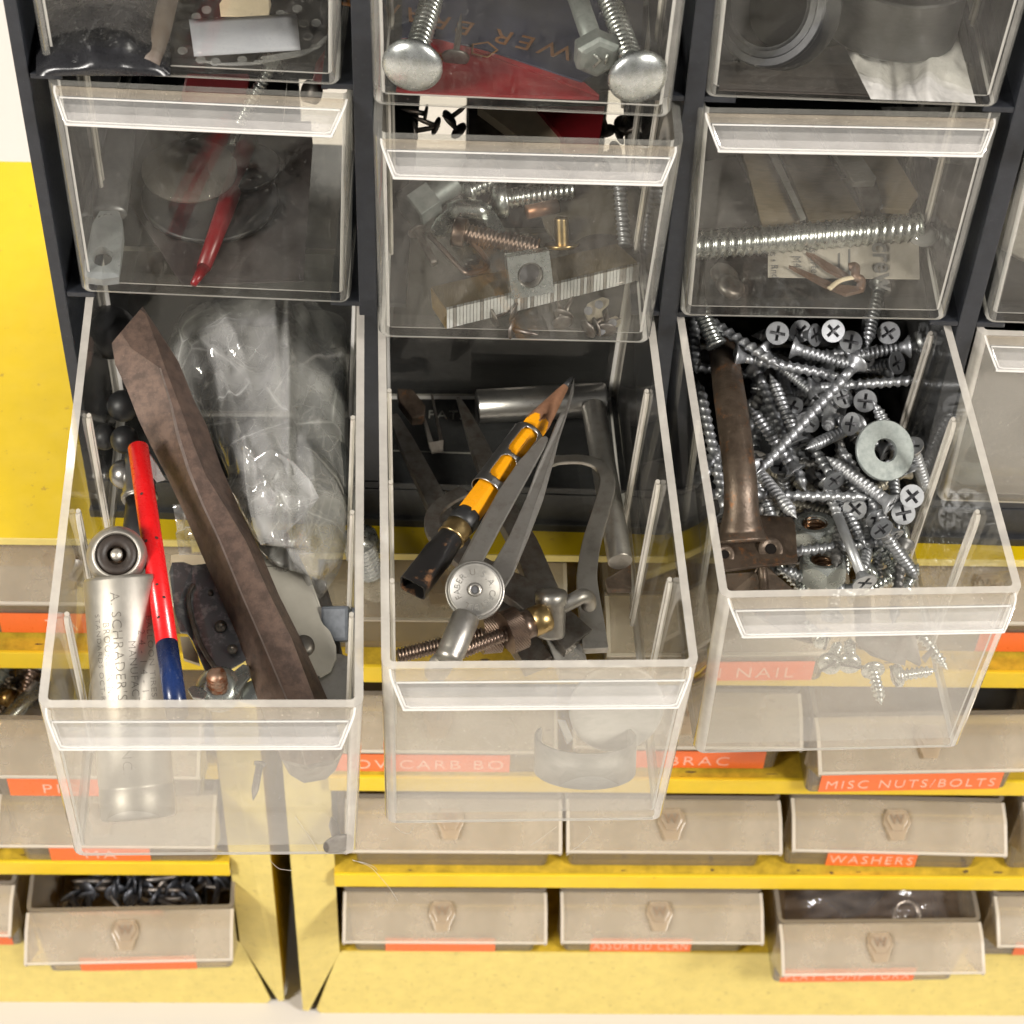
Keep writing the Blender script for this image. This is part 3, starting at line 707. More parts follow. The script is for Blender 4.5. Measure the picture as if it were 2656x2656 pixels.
T3(SC_LIGHT, (7, 742, 1102, 3.6), (7, 556, 878, 3.3), 'light grey screw pointing down at the zinc nut behind the brown handle')
T3(SC_LONG, (7, 1150, 990, 3.4), (7, 700, 982, 3.2), 'coarse grey screw lying level above the two hex nuts')
T3(SC_MID, (7, 1400, 373, 4.8), (7, 1040, 400, 4.5), 'grey screw whose point reaches towards the right drawer wall at the back')
S3(SC_MID, (7, 415, 250, 5.2), (7, 700, 305, 4.9), 'grey screw with its head leaning on the upper end of the brown handle', roll=.3)
S3(SC_FINE, (7, 715, 205, 5.0), (7, 1010, 290, 4.9), 'short grey screw with a bright flared head under the drawer above')
T3(SC_LONG, (7, 665, 310, 5.5), (7, 350, 110, 5.4), 'coarse grey screw crossing above the handle towards the back corner')
T3(SC_LONG, (7, 790, 968, 3.1), (7, 530, 320, 3.3), 'long dark grey screw running down beside the handle under the diagonal one')
T3(SC_FINE, (7, 598, 340, 4.6), (7, 715, 620, 3.9), 'grey screw pointing up and left between the handle and the diagonal screw')
T3(SC_FINE, (7, 490, 510, 4.4), (7, 645, 730, 3.7), 'grey screw pointing up at the middle of the brown handle')
T3(SC_LONG, (7, 222, 372, 3.8), (7, 372, 1080, 3.0), 'long grey screw squeezed between the brown handle and the left drawer wall')
T3(SC_MID, (7, 215, 345, 4.0), (7, 203, 90, 4.2), 'grey screw standing in the left back corner above the long one')
T3(SC_FINE, (7, 785, 738, 4.3), (7, 960, 655, 3.9), 'short grey screw pointing left under the washer')
T3(SC_LIGHT, (7, 893, 775, 3.9), (7, 1012, 862, 3.8), 'stubby bright screw below the washer')
T3(SC_LIGHT, (7, 905, 640, 4.4), (7, 912, 560, 3.8), 'bright screw standing almost on end left of the washer')
T3(SC_FINE, (7, 1138, 478, 4.7), (7, 1195, 590, 4.2))
T3(SC_MID, (7, 955, 705, 3.7), (7, 1120, 985, 3.2))
T3(SC_FINE, (7, 1105, 1255, 2.4), (7, 1030, 1120, 2.6))
S3(SC_MID, (7, 940, 905, 3.6), (7, 820, 720, 3.4), 'grey screw with its cross head turned down beside the light screw', roll=.8)
T3(SC_FINE, (7, 860, 470, 4.1), (7, 690, 330, 4.2)); T3(SC_FINE, (7, 1000, 265, 4.9), (7, 1180, 225, 4.9))
S3(SC_MID, (7, 1335, 200, 5.0), (7, 1080, 225, 4.7), 'grey screw with its flared head by the right wall at the back')
T3(SC_FINE, (7, 1110, 205, 5.4), (7, 1135, 80, 5.6), 'grey screw hanging point down just under the drawer above')
F3(SC_MID, (7, 640, 130, 5.6), (-.1, .1), 'grey screw showing a round cross head, leftmost of three under the drawer above', .1)
F3(SC_MID, (7, 932, 118, 5.6), (.15, .1), 'grey screw showing a round cross head, middle of three under the drawer above', .5)
F3(SC_MID, (7, 1222, 128, 5.5), (.1, .25), 'grey screw showing a round cross head, rightmost of three under the drawer above', .6)
F3(SC_FINE, (7, 1025, 175, 5.1), (-.2, .2), None, .2); F3(SC_FINE, (7, 1100, 485, 4.3), (-.1, -.25), 'grey screw with a cross head facing up, just behind the washer', .0)
F3(SC_FINE, (7, 1025, 605, 4.4), (-.75, -.2), None, .5); F3(SC_FINE, (7, 800, 595, 4.0), (-.3, .5), None, .6)
F3(SC_FINE, (7, 982, 465, 4.2), (-.6, .35), None, .3); F3(SC_FINE, (7, 880, 370, 4.0), (.2, -.4), None, .4); F3(SC_FINE, (7, 715, 515, 3.6), (-.2, -.6), None, .4)
F3(SC_FINE, (7, 1090, 265, 4.7), (.1, -.8), None, .4); F3(SC_FINE, (7, 1268, 285, 4.9), (-.9, .1), None, .2); F3(SC_FINE, (7, 660, 825, 3.0), (.2, 1.2), None, .2)
F3(SC_FINE, (7, 760, 120, 5.2), (.5, .2), None, .2); F3(SC_FINE, (7, 838, 140, 5.3), (-1.1, .0), None, .2)
F3(SC_LIGHT, (7, 1345, 985, 3.9), (-.1, .05), 'bright screw head by the right wall, in front of the washer', .75)
F3(SC_LIGHT, (7, 1300, 1072, 3.1), (-.1, .1), 'light grey screw head tucked under the bright one by the right wall', 1.2)
F3(SC_LIGHT, (7, 1045, 1050, 3.0), (.1, -.35), 'light grey cross head between the level screw and the right wall', .6)
F3(SC_FINE, (7, 1160, 1100, 2.9), (-.7, -.9), None, .4); F3(SC_FINE, (7, 1190, 1140, 2.4), (-.2, 1.4), None, .4)
F3(SC_LIGHT, (7, 1345, 720, 3.9), (.3, .9), None, .4)
S3(SC_SMOOTH, (7, 1098, 1440, 2.6), (7, 935, 1035, 2.9), 'light grey screw with a smooth shank standing in front, head nearest the drawer front', roll=.4)
T3(SC_FINE, (7, 985, 1250, 1.2), (7, 960, 1400, 1.0)); T3(SC_FINE, (7, 640, 1170, 1.5), (7, 560, 980, 2.0)); T3(SC_FINE, (7, 1275, 1175, 2.0), (7, 1250, 930, 2.2))
for i in range(56):      # screws underneath that fill the heap
    u, v = random.random(), random.random()
    x = lerp(500, 1330, u) if v < .75 else lerp(640, 1300, u); y = lerp(90, 1240, v)
    hh = random.uniform(.3, 1.9) if v > .55 else random.uniform(.4, 3.1)
    a = I('C3', 7, x, y, hh); ang = random.uniform(0, 2 * PI)
    d = DM['C3'].to_3x3() @ Vector((math.cos(ang), math.sin(ang), random.uniform(-.25, .25)))
    pr, ln = ((SC_MID, 4.2), (SC_FINE, 3.0), (SC_MIDD, 3.6), (SC_LONG, 6.2), (SC_FINED, 2.6), (SC_MIDD, 3.6))[i % 6]
    a2 = DI['C3'] @ a; a2.x = min(max(a2.x, -3.1), 4.0); e = DI['C3'] @ (a + d * ln)
    if abs(e.x) > 4.2 or e.y > 19 or e.y < 2.2 or e.z < -8.5: d = -d; e = DI['C3'] @ (a + d * ln)
    if abs(e.x) > 4.4 or e.y > 19.3 or e.y < 1.5: continue
    place_screw(pr, a, a + d * ln, 'grey countersunk wood screw jumbled in the heap of the right open drawer', 'grey wood screws heaped in the open drawer')
# zinc screws in front
ZL = 'small zinc slotted screw among the loose ones at the front of the screw drawer'
for a, b, l in [((9, 840, 490, .9), (9, 905, 360, .45), 'zinc slotted screw behind the drawer front, left of the pair with heads to the viewer'),
                ((9, 960, 488, .9), (9, 962, 345, .45), 'zinc slotted screw behind the drawer front, right of the pair with heads to the viewer'),
                ((9, 1085, 490, .4), (9, 1135, 690, .4), 'zinc slotted screw seen through the drawer front with its point down'),
                ((9, 1205, 545, .4), (9, 1385, 520, .3), 'zinc slotted screw seen through the drawer front pointing right'),
                ((9, 830, 350, .8), (9, 700, 250, .6), ZL),
                ((7, 1312, 1330, 1.5), (7, 1160, 1225, 1.3), 'zinc screw with its slotted head by the right wall, below the yellow reflection'),
                ((7, 1325, 1190, 1.6), (7, 1130, 1195, 1.5), 'zinc screw lying level against the right wall'),
                ((7, 1170, 1255, 1.3), (7, 1260, 1380, 1.1), ZL), ((7, 1250, 1405, .9), (7, 1130, 1470, .7), ZL), ((7, 1150, 1360, 1.0), (7, 1110, 1395, .8), ZL),
                ((7, 1290, 1500, .8), (7, 1350, 1390, .8), ZL), ((7, 790, 1490, .7), (7, 690, 1390, .9), 'zinc slotted screw lying in front of the lower hex nut'),
                ((7, 1110, 1290, 1.2), (7, 1050, 1200, 1.2), ZL), ((9, 1350, 300, .7), (9, 1440, 420, .5), ZL), ((7, 960, 1200, .9), (7, 1010, 1390, .8), ZL)]:
    S3(SC_ZINC, a, b, l, roll=random.uniform(0, 3))
T3(SC_FINE, (7, 1380, 1425, .9), (7, 1340, 1370, 1.4)); S3(SC_FINE, (7, 1040, 1490, .8), (7, 930, 1455, 1.0))
M_ZINCN = solid('clean zinc nut', (.54, .565, .54), .28, .78, var=.06, scale=1.2)
# hex nuts
def hexnut(name, label, c, n, x, af, h, mat, group=None, bore=.52):
    M = frame(c, n, x); t = thing(name, label, 'nut', M, group); R = af / math.sqrt(3)
    bm_ = MB(); N = 36; vs = []; fs = []
    def ringv(fr, z, hexa):
        out = []
        for k in range(N):
            a = 2 * PI * k / N
            r = fr if not hexa else R * math.cos(PI / 6) / math.cos(((a + PI / 6) % (PI / 3)) - PI / 6)
            out.append((r * math.cos(a), r * math.sin(a), z))
        return out
    ch = lambda z, s: [(x_, y_, z - s * .18 * max(0, (math.hypot(x_, y_) - af / 2 * .96) / (R - af / 2))) for x_, y_, _ in ringv(0, z, True)]
    rings = [ringv(af * bore * .5 + .1, 0.02, False), ringv(af * .46, 0, False), ch(0.0, -1), ch(h, 1), ringv(af * .46, h, False), ringv(af * bore * .5 + .1, h - .02, False), ringv(af * bore * .5, h - .12, False)]
    for r in rings: vs += r
    for i in range(len(rings) - 1):
        for k in range(N):
            j = (k + 1) % N; fs.append((i * N + k, i * N + j, (i + 1) * N + j, (i + 1) * N + k))
    bm_.add(vs, fs); bm_.build('body', [mat], t, autosmooth=True)
    mb = MB(); nz = 40; p = h / 5; vs = []; fs = []
    for i in range(nz + 1):
        z = h * i / nz
        for k in range(24):
            w = abs(((z / p + k / 24) % 1) - .5) * 2; r = af * bore * .5 + .09 - .15 * w; vs.append((r * math.cos(2 * PI * k / 24), r * math.sin(2 * PI * k / 24), z))
    for i in range(nz):
        for k in range(24): fs.append((i * 24 + k, i * 24 + (k + 1) % 24, (i + 1) * 24 + (k + 1) % 24, (i + 1) * 24 + k))
    mb.add(vs, fs, 0, True); mb.build('thread', [solid('bronze nut thread', (.42, .27, .17), .3, 1, var=.2)], t)  # bore thread in a bronze tone
    return t
u3 = up('C3'); x3 = dirx('C3'); y3 = DM['C3'].to_3x3() @ Vector((0, 1, 0))
n_ = (u3 * .93 + y3 * .36 - x3 * .03).normalized()
c = I('C3', 7, 880, 1312, 1.9); hexnut('hex_nut', 'zinc hex nut in front of the other nut, beside the brown handle plate', c - n_ * .95, n_, (x3 * .5 + y3 * .86), 1.55, .95, M_ZINCN, 'zinc hex nuts in the screw drawer')
n_ = (u3 * .95 + y3 * .30 - x3 * .08).normalized()
c = I('C3', 7, 835, 1120, 2.0); hexnut('hex_nut', 'zinc hex nut farther back, half covered by a screw point', c - n_ * .95, n_, (x3 * .5 + y3 * .86), 1.55, .95, M_ZINCN, 'zinc hex nuts in the screw drawer')
# big washer
c = I('C3', 7, 1202, 745, 4.7); v = (CAM - c).normalized(); n_ = (v + x3 * .45 + u3 * .25).normalized()
mb = MB(); mb.ringlathe([(.42, -.09), (1.09, -.09), (1.12, -.06), (1.12, .06), (1.09, .09), (.44, .09), (.42, .06)], 56)
o = mb.build('washer', [M_ZINCD], autosmooth=True); o.matrix_world = frame(c, n_, x3); tag(o, 'large dull zinc flat washer lying on the screw heap by the right wall', 'washer')
# brown door handle
t = wthing('door_handle', 'dark brown pull handle with a drilled foot plate in the screw drawer', 'handle', I('C3', 7, 440, 1050, 3))
mb = MB(); P = [I('C3', 7, 335, 150, 3.0), I('C3', 7, 365, 290, 4.6), I('C3', 7, 392, 480, 5.2), I('C3', 7, 425, 720, 5.0), I('C3', 7, 445, 900, 4.6), I('C3', 7, 450, 1060, 3.9), I('C3', 7, 450, 1160, 3.3), I('C3', 7, 455, 1230, 3.0)]
rr = [.50, .56, .60, .60, .60, .64, .8, 1.0]; SP = smooth_path(P, 6); RR = [lerp(rr[min(i // 6, 6)], rr[min(i // 6 + 1, 7)], (i % 6) / 6) for i in range(len(SP))]
mb.tube(SP, RR, 18, flat=.8); wpart(t, 'grip', mb, [M_RUSTD])
nb = (u3 * .9 - y3 * .43).normalized()
def ph(x, y, h=2.75): return I('C3', 7, x, y, h)
mb = MB(); vsp = [ph(312, 1130), ph(350, 1085), ph(420, 1072), ph(560, 1082), ph(715, 1092), ph(735, 1130), ph(748, 1330), ph(560, 1350), ph(352, 1375)]
plate(mb, vsp, nb, .32); pl = wpart(t, 'foot_plate', mb, [M_RUSTD], bevel=.05)
for x, y, s in ((604, 1262, 1), (362, 1290, .8)):
    cc = ph(x, y, 2.80); mb = MB(); mb.lathe([(.44 * s, .02), (.40 * s, .035), (.22 * s, .03), (.2 * s, .0)], 24, 0, frame(cc, nb, x3), cap0=False); mb.lathe([(.2 * s, .031), (.001, .031)], 20, 1, frame(cc, nb, x3), cap0=False)
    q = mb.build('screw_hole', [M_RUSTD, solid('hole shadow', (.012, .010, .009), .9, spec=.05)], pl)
mb = MB(); plate(mb, [I('C3', 7, 372, 1390, 1.9), I('C3', 7, 520, 1380, 2.0), I('C3', 7, 545, 1320, 2.3), I('C3', 7, 575, 1330, 2.3), I('C3', 7, 640, 1400, 1.7), I('C3', 7, 760, 1500, 1.1), I('C3', 9, 760, 360, .5), I('C3', 9, 640, 330, .6), I('C3', 7, 380, 1500, 1.2)], nb, .3); wpart(t, 'latch_plate', mb, [M_RUSTD], bevel=.05)
mb = MB(); mb.tube([I('C3', 7, 556, 1325, 2.5), I('C3', 7, 566, 1420, 2.0), I('C3', 7, 575, 1510, 1.5)], .14, 4, square=True); wpart(t, 'rib', mb, [M_RUSTD])
# bright machine screw at the back left
t = wthing('machine_screw', 'shiny zinc machine screw end poking out above the brown handle', 'screw', I('C3', 7, 260, 80, 5.4))
mb = MB(); M = axis(I('C3', 7, 250, 40, 5.6), I('C3', 7, 315, 185, 5.1)); L = (I('C3', 7, 315, 185, 5.1) - I('C3', 7, 250, 40, 5.6)).length
mb.thread(.30, .36, -.6, L - .05, .16, 16, 0, M); mb.lathe([(.34, L - .08), (.40, L - .04), (.42, L + .05), (.36, L + .1)], 20, 0, M); wpart(t, 'shank', mb, [M_ZINC])
# grey sheet offcut behind the front
mb = MB(); q = lambda x, y, h: I('C3', 9, x, y, h)
plate(mb, [q(990, 300, 1.4), q(1010, 370, 1.0), q(1080, 430, .7), q(1200, 470, .6), q(1270, 485, .5), q(1275, 450, .7), q(1350, 490, .5), q(1362, 475, .6), q(1330, 330, 1.3), q(1290, 290, 1.5)], nb, .06)
plate(mb, [q(1360, 440, .7), q(1420, 380, .9), q(1435, 400, .9), q(1385, 470, .6)], nb, .06)
solo('sheet_offcut', mb, [M_STEELD], 'bent grey sheet metal scrap seen through the front of the screw drawer', 'metal scrap')

# ================================================== left open drawer
u1 = up('C1'); x1_ = dirx('C1'); y1_ = DM['C1'].to_3x3() @ Vector((0, 1, 0))
# chisel: hexagonal bar that flares into a wide flat blade
def chisel():
    K = lambda x, y, h: I('C1', 4, x, y, h)
    K5 = lambda x, y, h: I('C1', 5, x, y, h)
    # stations from cutting edge to struck end: left edge, ridge, right ridge, right edge (photo points)
    st = [((450, 300, 6.7), (500, 240, 6.85), (610, 112, 7.0), (622, 97, 7.0)),
          ((470, 420, 6.6), (560, 330, 6.9), (640, 140, 7.05), (668, 165, 6.8)),
          ((535, 560, 6.3), (720, 440, 6.9), (760, 470, 6.9), (820, 400, 6.3)),
          ((600, 730, 6.0), (778, 640, 6.75), (840, 680, 6.75), (905, 610, 6.1)),
          ((672, 880, 5.6), (818, 830, 6.4), (900, 850, 6.4), (980, 760, 5.8)),
          ((760, 1050, 5.2), (875, 1010, 5.95), (970, 1030, 5.95), (1060, 990, 5.4)),
          ((850, 1240, 4.8), (960, 1210, 5.5), (1075, 1200, 5.5), (1165, 1230, 4.9)),
          ((935, 1440, 4.4), (1050, 1400, 5.1), (1195, 1400, 5.1), (1270, 1440, 4.5)),
          ((1040, 1680, 3.9), (1170, 1690, 4.6), (1320, 1680, 4.6), (1380, 1700, 4.0)),
          ((1150, 1930, 3.4), (1288, 1960, 4.1), (1450, 1940, 4.1), (1505, 1950, 3.5)),
          ((1265, 2290, 2.9), (1440, 2320, 3.5), (1590, 2310, 3.5), (1660, 2300, 2.9)),
          ((1345, 2500, 2.2), (1500, 2540, 2.8), (1670, 2520, 2.8), (1725, 2500, 2.2)),
          ((1395, 2620, 1.9), (1530, 2650, 2.4), (1690, 2620, 2.4), (1745, 2560, 1.9))]
    hB = lambda y: 7.0 - 4.3 * (y - 100) / 2300
    st = [((a[0], a[1], hB((a[1] + b[1]) / 2) - .12 - 1.0 * min(1, i / 6)), (b[0], b[1], hB(b[1])), (c[0], c[1], hB(c[1]) + .05), (d_[0], d_[1], hB(d_[1]) - .25 - .6 * min(1, i / 4))) for i, (a, b, c, d_) in enumerate(st)]
    thick = [.12, .35, .8, 1.0, 1.15, 1.25, 1.35, 1.4, 1.4, 1.4, 1.4, 1.4, 1.35]
    vs = []; fs = []; ms = []
    for (a, b, c, d), th in zip(st, thick):
        A, B, Cc, D = K(*a), K(*b), K(*c), K(*d); n = u1
        vs += [A, B, Cc, D, D + (A - D) * .12 - n * th * .75, D + (A - D) * .3 - n * th * 1.15, A + (D - A) * .3 - n * th * 1.15, A + (D - A) * .12 - n * th * .75]
    N = 8
    for i in range(len(st) - 1):
        for k in range(N): fs.append((i * N + k, i * N + (k + 1) % N, (i + 1) * N + (k + 1) % N, (i + 1) * N + k)); ms.append(0)
    fs.append(tuple(range(N))); ms.append(1)
    e = (len(st) - 1) * N
    c0 = Vector((0, 0, 0)); q = len(vs)
    ax = (sum((Vector(v) for v in vs[e:e + N]), c0) - sum((Vector(v) for v in vs[e - N:e]), c0)).normalized()
    m = sum((Vector(v) for v in vs[e:e + N]), c0) / N
    vs += [m + (Vector(v) - m) * .88 + ax * .14 for v in vs[e:e + N]]
    for k in range(N): fs.append((e + k, e + (k + 1) % N, q + (k + 1) % N, q + k)); ms.append(1)
    fs.append(tuple(q + k for k in range(N))); ms.append(1)
    mb = MB(); mb.v = [tuple(v) for v in vs]; mb.f = [list(f) for f in fs]; mb.m = ms; mb.sm = [True] * len(fs)
    t = wthing('cold_chisel', 'rust brown steel chisel with a broad blade lying slantwise in the left open drawer', 'chisel', K5(1045, 400, 3))
    o = wpart(t, 'bar', mb, [M_RUST, M_STEELD])
    for p_ in o.data.polygons: p_.use_smooth = p_.index < N * (len(st) - 1)
    for e_ in o.data.edges:
        i_, j_ = e_.vertices
        e_.use_edge_sharp = (i_ % N == j_ % N) or min(i_, j_) >= e
    mb = MB()
    for i in range(2, len(st) - 1):   # bright worn line along the ridge
        a, b = K(*st[i][1]) + u1 * .012, K(*st[i + 1][1]) + u1 * .012
        w = [.03, .05, .09, .08, .05, .04, .03, .03, .03, .03, .03, .03][i - 2] if i - 2 < 12 else .04
        w2 = [.03, .05, .09, .08, .05, .04, .03, .03, .03, .03, .03, .03][min(11, i - 1)]
        mb.add([a - x1_ * .03, a + x1_ * w, b + x1_ * w2, b - x1_ * .03], [(0, 1, 2, 3)])
    wpart(t, 'worn_ridge', mb, [M_EDGEW])
chisel()
# red and blue pencil
a, b = I('C1', 4, 597, 880, 5.6), I('C1', 5, 808, 925, 5.9); a0 = a
t = wthing('pencil', 'red and blue pencil leaning across the left open drawer beside the nickel cylinder', 'pencil', a)
L = (b - a).length; M = axis(a, b); wd = .36
mb = MB(); mb.lathe([(wd * .9, 0), (wd, .04), (wd, L * .78)], 22, 0, M, cap0=False); mb.lathe([(.001, 0), (wd * .9, 0)], 22, 1, M, cap0=False, cap1=False); wpart(t, 'red_half', mb, [M_RED, solid('dull red pencil end', (.5, .03, .025), .5)])
mb = MB(); mb.lathe([(wd, L * .78 + .003), (wd, L + .35)], 22, 0, M); wpart(t, 'blue_half', mb, [M_BLUE])
M_CHIP = solid('bare chip in the paint', (.06, .03, .025), .7)
for zz, ang in ((.22, .3), (.40, -.5), (.405, .55), (.58, .1), (.63, -.35), (.70, .4)):
    mb = MB(); cdir = (M.inverted() @ CAM); base_an = math.atan2(cdir.y, cdir.x) + ang; p = Vector(((wd + .004) * math.cos(base_an), (wd + .004) * math.sin(base_an), L * zz))
    mb.lathe([(.05 + .03 * abs(ang), 0), (.001, .004)], 7, 0, M @ frame(p, (p.x, p.y, 0), (0, 0, 1)), cap0=False, cap1=False); wpart(t, 'paint_chip', mb, [M_CHIP])
# nickel gauge cylinder with stamped writing
a, b = I('C1', 5, 500, 205, 5.7), I('C1', 5, 600, 1550, 1.1)
t = wthing('tire_gauge', 'satin nickel cylinder gauge with a ball head and stamped writing in the left open drawer', 'tire gauge', a)
L = (b - a).length; M = axis(a, b, up=u1); R = 1.23
mb = MB(); mb.lathe([(R * .86, -.0), (R * .97, .03), (R, .12), (R, L - 1.15), (R * .985, L - 1.12), (R * .985, L - 1.02), (R, L - .98), (R, L - .1), (R * .95, L)], 48, 0, M); tube_ = wpart(t, 'barrel', mb, [M_NICK])
mb = MB(); cb = I('C1', 5, 480, 92, 6.0); v = (CAM - cb).normalized(); nz_ = (v + y1_ * .15 - x1_ * .05).normalized()
Mh = frame(cb, nz_, x1_)
mb.lathe([(.55, -.82), (.82, -.6), (.98, -.2), (1.0, .1), (.9, .38), (.80, .52), (.74, .56), (.70, .52), (.68, .34)], 40, 0, Mh, cap1=False); head_ = wpart(t, 'ball_head', mb, [M_NICK])
mb = MB(); mb.ringlathe([(.69, .2), (.69, .40), (.58, .50), (.36, .46), (.30, .34), (.30, .2)], 36, 0, Mh); wpart(t, 'seal_ring', mb, [solid('brown black rubber seal', (.035, .025, .02), .5, var=.5)])
mb = MB(); mb.lathe([(.30, .0), (.30, .24), (.001, .25)], 24, 1, Mh, cap0=False); mb.lathe([(.2, .2), (.2, .50), (.16, .56), (.001, .58)], 20, 0, Mh, cap0=False); wpart(t, 'pin', mb, [M_NICK, M_RUSTD])
def wrapcyl(M, R, ang0):
    # text plane (x along the barrel, y round it) wrapped on the cylinder: local z axis of M is the barrel axis
    def f(p):
        an = -ang0 - p.y / R; r = R + .004 + p.z * .3
        return (r * math.cos(an), r * math.sin(an), p.x)
    return f
for txt, z, ang, size, sp in [("A. SCHRADER'S SON INC.", L * .44, -.16, .47, 1.12), ('MANUFACTURERS', L * .47, .20, .36, 1.1), ('BROOKLYN N.Y.', L * .36, -.46, .33, 1.15), ('STANDARDS OCT-REG-14', L * .38, -.72, .28, 1.15), ('24-14-12-9', L * .42, .48, .36, 1.9), ('BALLOON TIRES', L * .34, .74, .34, 1.1)]:
    o = text_mesh(txt, size, M_STAMP, tube_, Matrix.Identity(4), depth=.01, bend=wrapcyl(M, R, ang), spacing=sp, bold=-.004)
    for v_ in o.data.vertices: pass
    o.matrix_local = M @ Matrix.Translation((0, 0, z)); o.matrix_parent_inverse = Matrix.Identity(4)
    o.name = 'lettering'
# chrome stem with black sleeve behind the pencil
P = [I('C1', 4, 590, 700, 3.0), I('C1', 4, 598, 900, 2.6), I('C1', 4, 605, 1180, 2.1), I('C1', 4, 590, 1330, 1.9), I('C1', 4, 600, 1480, 1.7)]
t = wthing('chrome_stem', 'worn chrome stem with a black sleeve half hidden behind the red pencil', 'stem', P[1])
mb = MB(); M = axis(P[1], P[2]); l = (P[2] - P[1]).length; mb.lathe([(.36, -.1), (.46, .1), (.58, .8), (.60, l * .9), (.62, l * .92), (.62, l)], 24, 0, M); wpart(t, 'collar', mb, [M_CHROME])
mb = MB(); mb.ringlathe([(.60, l * .86), (.66, l * .88), (.66, l * .95), (.60, l * .97)], 28, 0, M); wpart(t, 'knurled_ring', mb, [M_STEEL])
mb = MB(); mb.tube([P[2], P[3], P[4]], .5, 18); wpart(t, 'sleeve', mb, [M_RUBBER])
mb = MB(); mb.tube([I('C1', 4, 640, 1250, 2.0), I('C1', 4, 655, 1600, 1.2)], .34, 16); wpart(t, 'tube', mb, [M_CHROME])
for i, (x, y, h, r, m, l) in enumerate([(522, 838, 3.0, .52, M_RUBBER, 'black ball by the left wall, just above the red pencil end'), (412, 822, 2.4, .5, M_RUBBER, 'black ball against the left wall, left of the other one'),
                                     (515, 650, 3.2, .6, M_RUBBER, 'black ball farther back beside the chisel blade'), (520, 1030, 2.2, .55, M_CHROME, 'shiny ball below the black balls by the chrome stem'), (440, 240, 5.2, 1.0, M_RUBBER, 'large black ball behind the chisel corner in the left drawer')]):
    mb = MB(); c = I('C1', 4, x, y, h); mb.lathe([(r * math.sin(PI * k / 14) + 1e-4, -r * math.cos(PI * k / 14)) for k in range(15)], 24, 0, Matrix.Translation(c), cap0=False, cap1=False); solo('ball', mb, [m], l, 'ball', 'balls at the back of the left open drawer')
# blued pressed-steel tool with wing nut
K5 = lambda x, y, h: I('C1', 5, x, y, h)
n_ = (u1 * .95 - y1_ * .3).normalized()
t = wthing('cutting_tool', 'blued pressed steel tool with a wing nut beside the red pencil', 'tool', K5(950, 400, 2.2))
mb = MB(); plate(mb, [K5(770, 180, 2.6), K5(785, 125, 2.7), K5(850, 122, 2.7), K5(900, 140, 2.7), K5(985, 130, 2.7), K5(1060, 260, 2.6), K5(1150, 480, 2.4), K5(1230, 640, 2.3), K5(1180, 680, 2.2), K5(1110, 720, 2.1), K5(1030, 740, 2.1), K5(970, 730, 2.1), K5(930, 640, 2.2), K5(900, 560, 2.2), K5(870, 520, 2.3), K5(830, 515, 2.3), K5(800, 400, 2.5)], n_, .14); pl = wpart(t, 'plate', mb, [M_BLUED], bevel=.04)
mb = MB(); mb.tube(smooth_path([K5(905, 250, 2.65), K5(880, 300, 2.62), K5(885, 390, 2.55), K5(915, 500, 2.45), K5(960, 610, 2.35), K5(1030, 720, 2.25)], 5), .09, 8); wpart(t, 'folded_rim', mb, [M_STEELD])
for x, y, r in ((1003, 305, .20), (1057, 478, .22), (1122, 607, .18)):
    c = K5(x, y, 2.5); mb = MB(); mb.lathe([(r, -.05), (r * .9, .03), (r * .5, .05), (r * .42, .12), (r * .25, .18), (.001, .19)], 22, 0, frame(c, n_, x1_), cap0=False); q = wpart(t, 'rivet', mb, [M_STEELD])
mb = MB(); plate(mb, [K5(830, 540, 1.6), K5(880, 540, 1.6), K5(930, 640, 1.5), K5(940, 690, 1.4), K5(850, 660, 1.5)], n_, .3); wpart(t, 'wooden_liner', mb, [M_CREAM])
c = K5(1048, 830, 2.1)
mb = MB(); Mw = frame(c, (u1 * .9 - y1_ * .42), x1_); mb.lathe([(.75, -.3), (.8, -.1), (.72, .12), (.5, .3), (.36, .32)], 28, 0, Mw); wn = wpart(t, 'wing_nut', mb, [M_ZINCN])
for s, pts in ((-1, [(870, 830), (900, 810), (950, 815), (985, 850), (970, 890), (900, 880)]), (1, [(1110, 820), (1130, 730), (1180, 690), (1215, 700), (1225, 760), (1190, 800), (1150, 860)])):
    mb = MB(); plate(mb, [K5(x, y, 2.35) for x, y in pts], n_, .22); q = wpart(t, 'wing', mb, [M_ZINCN], bevel=.06)
mb = MB(); Ms = axis(K5(1048, 850, 2.0), K5(1035, 770, 2.95)); mb.thread(.28, .36, 0, 1.15, .2, 14, 0, Ms); wpart(t, 'screw_end', mb, [solid('rusty screw end', (.45, .30, .22), .5, .7, var=.4, col2=(.3, .1, .04), thr=(.45, .6))])
mb = MB(); plate(mb, [K5(1160, 900, 1.6), K5(1180, 800, 1.8), K5(1260, 770, 1.9), K5(1320, 860, 1.7), K5(1300, 930, 1.5)], n_, .12); wpart(t, 'lower_plate', mb, [M_ZINCN], bevel=.03)
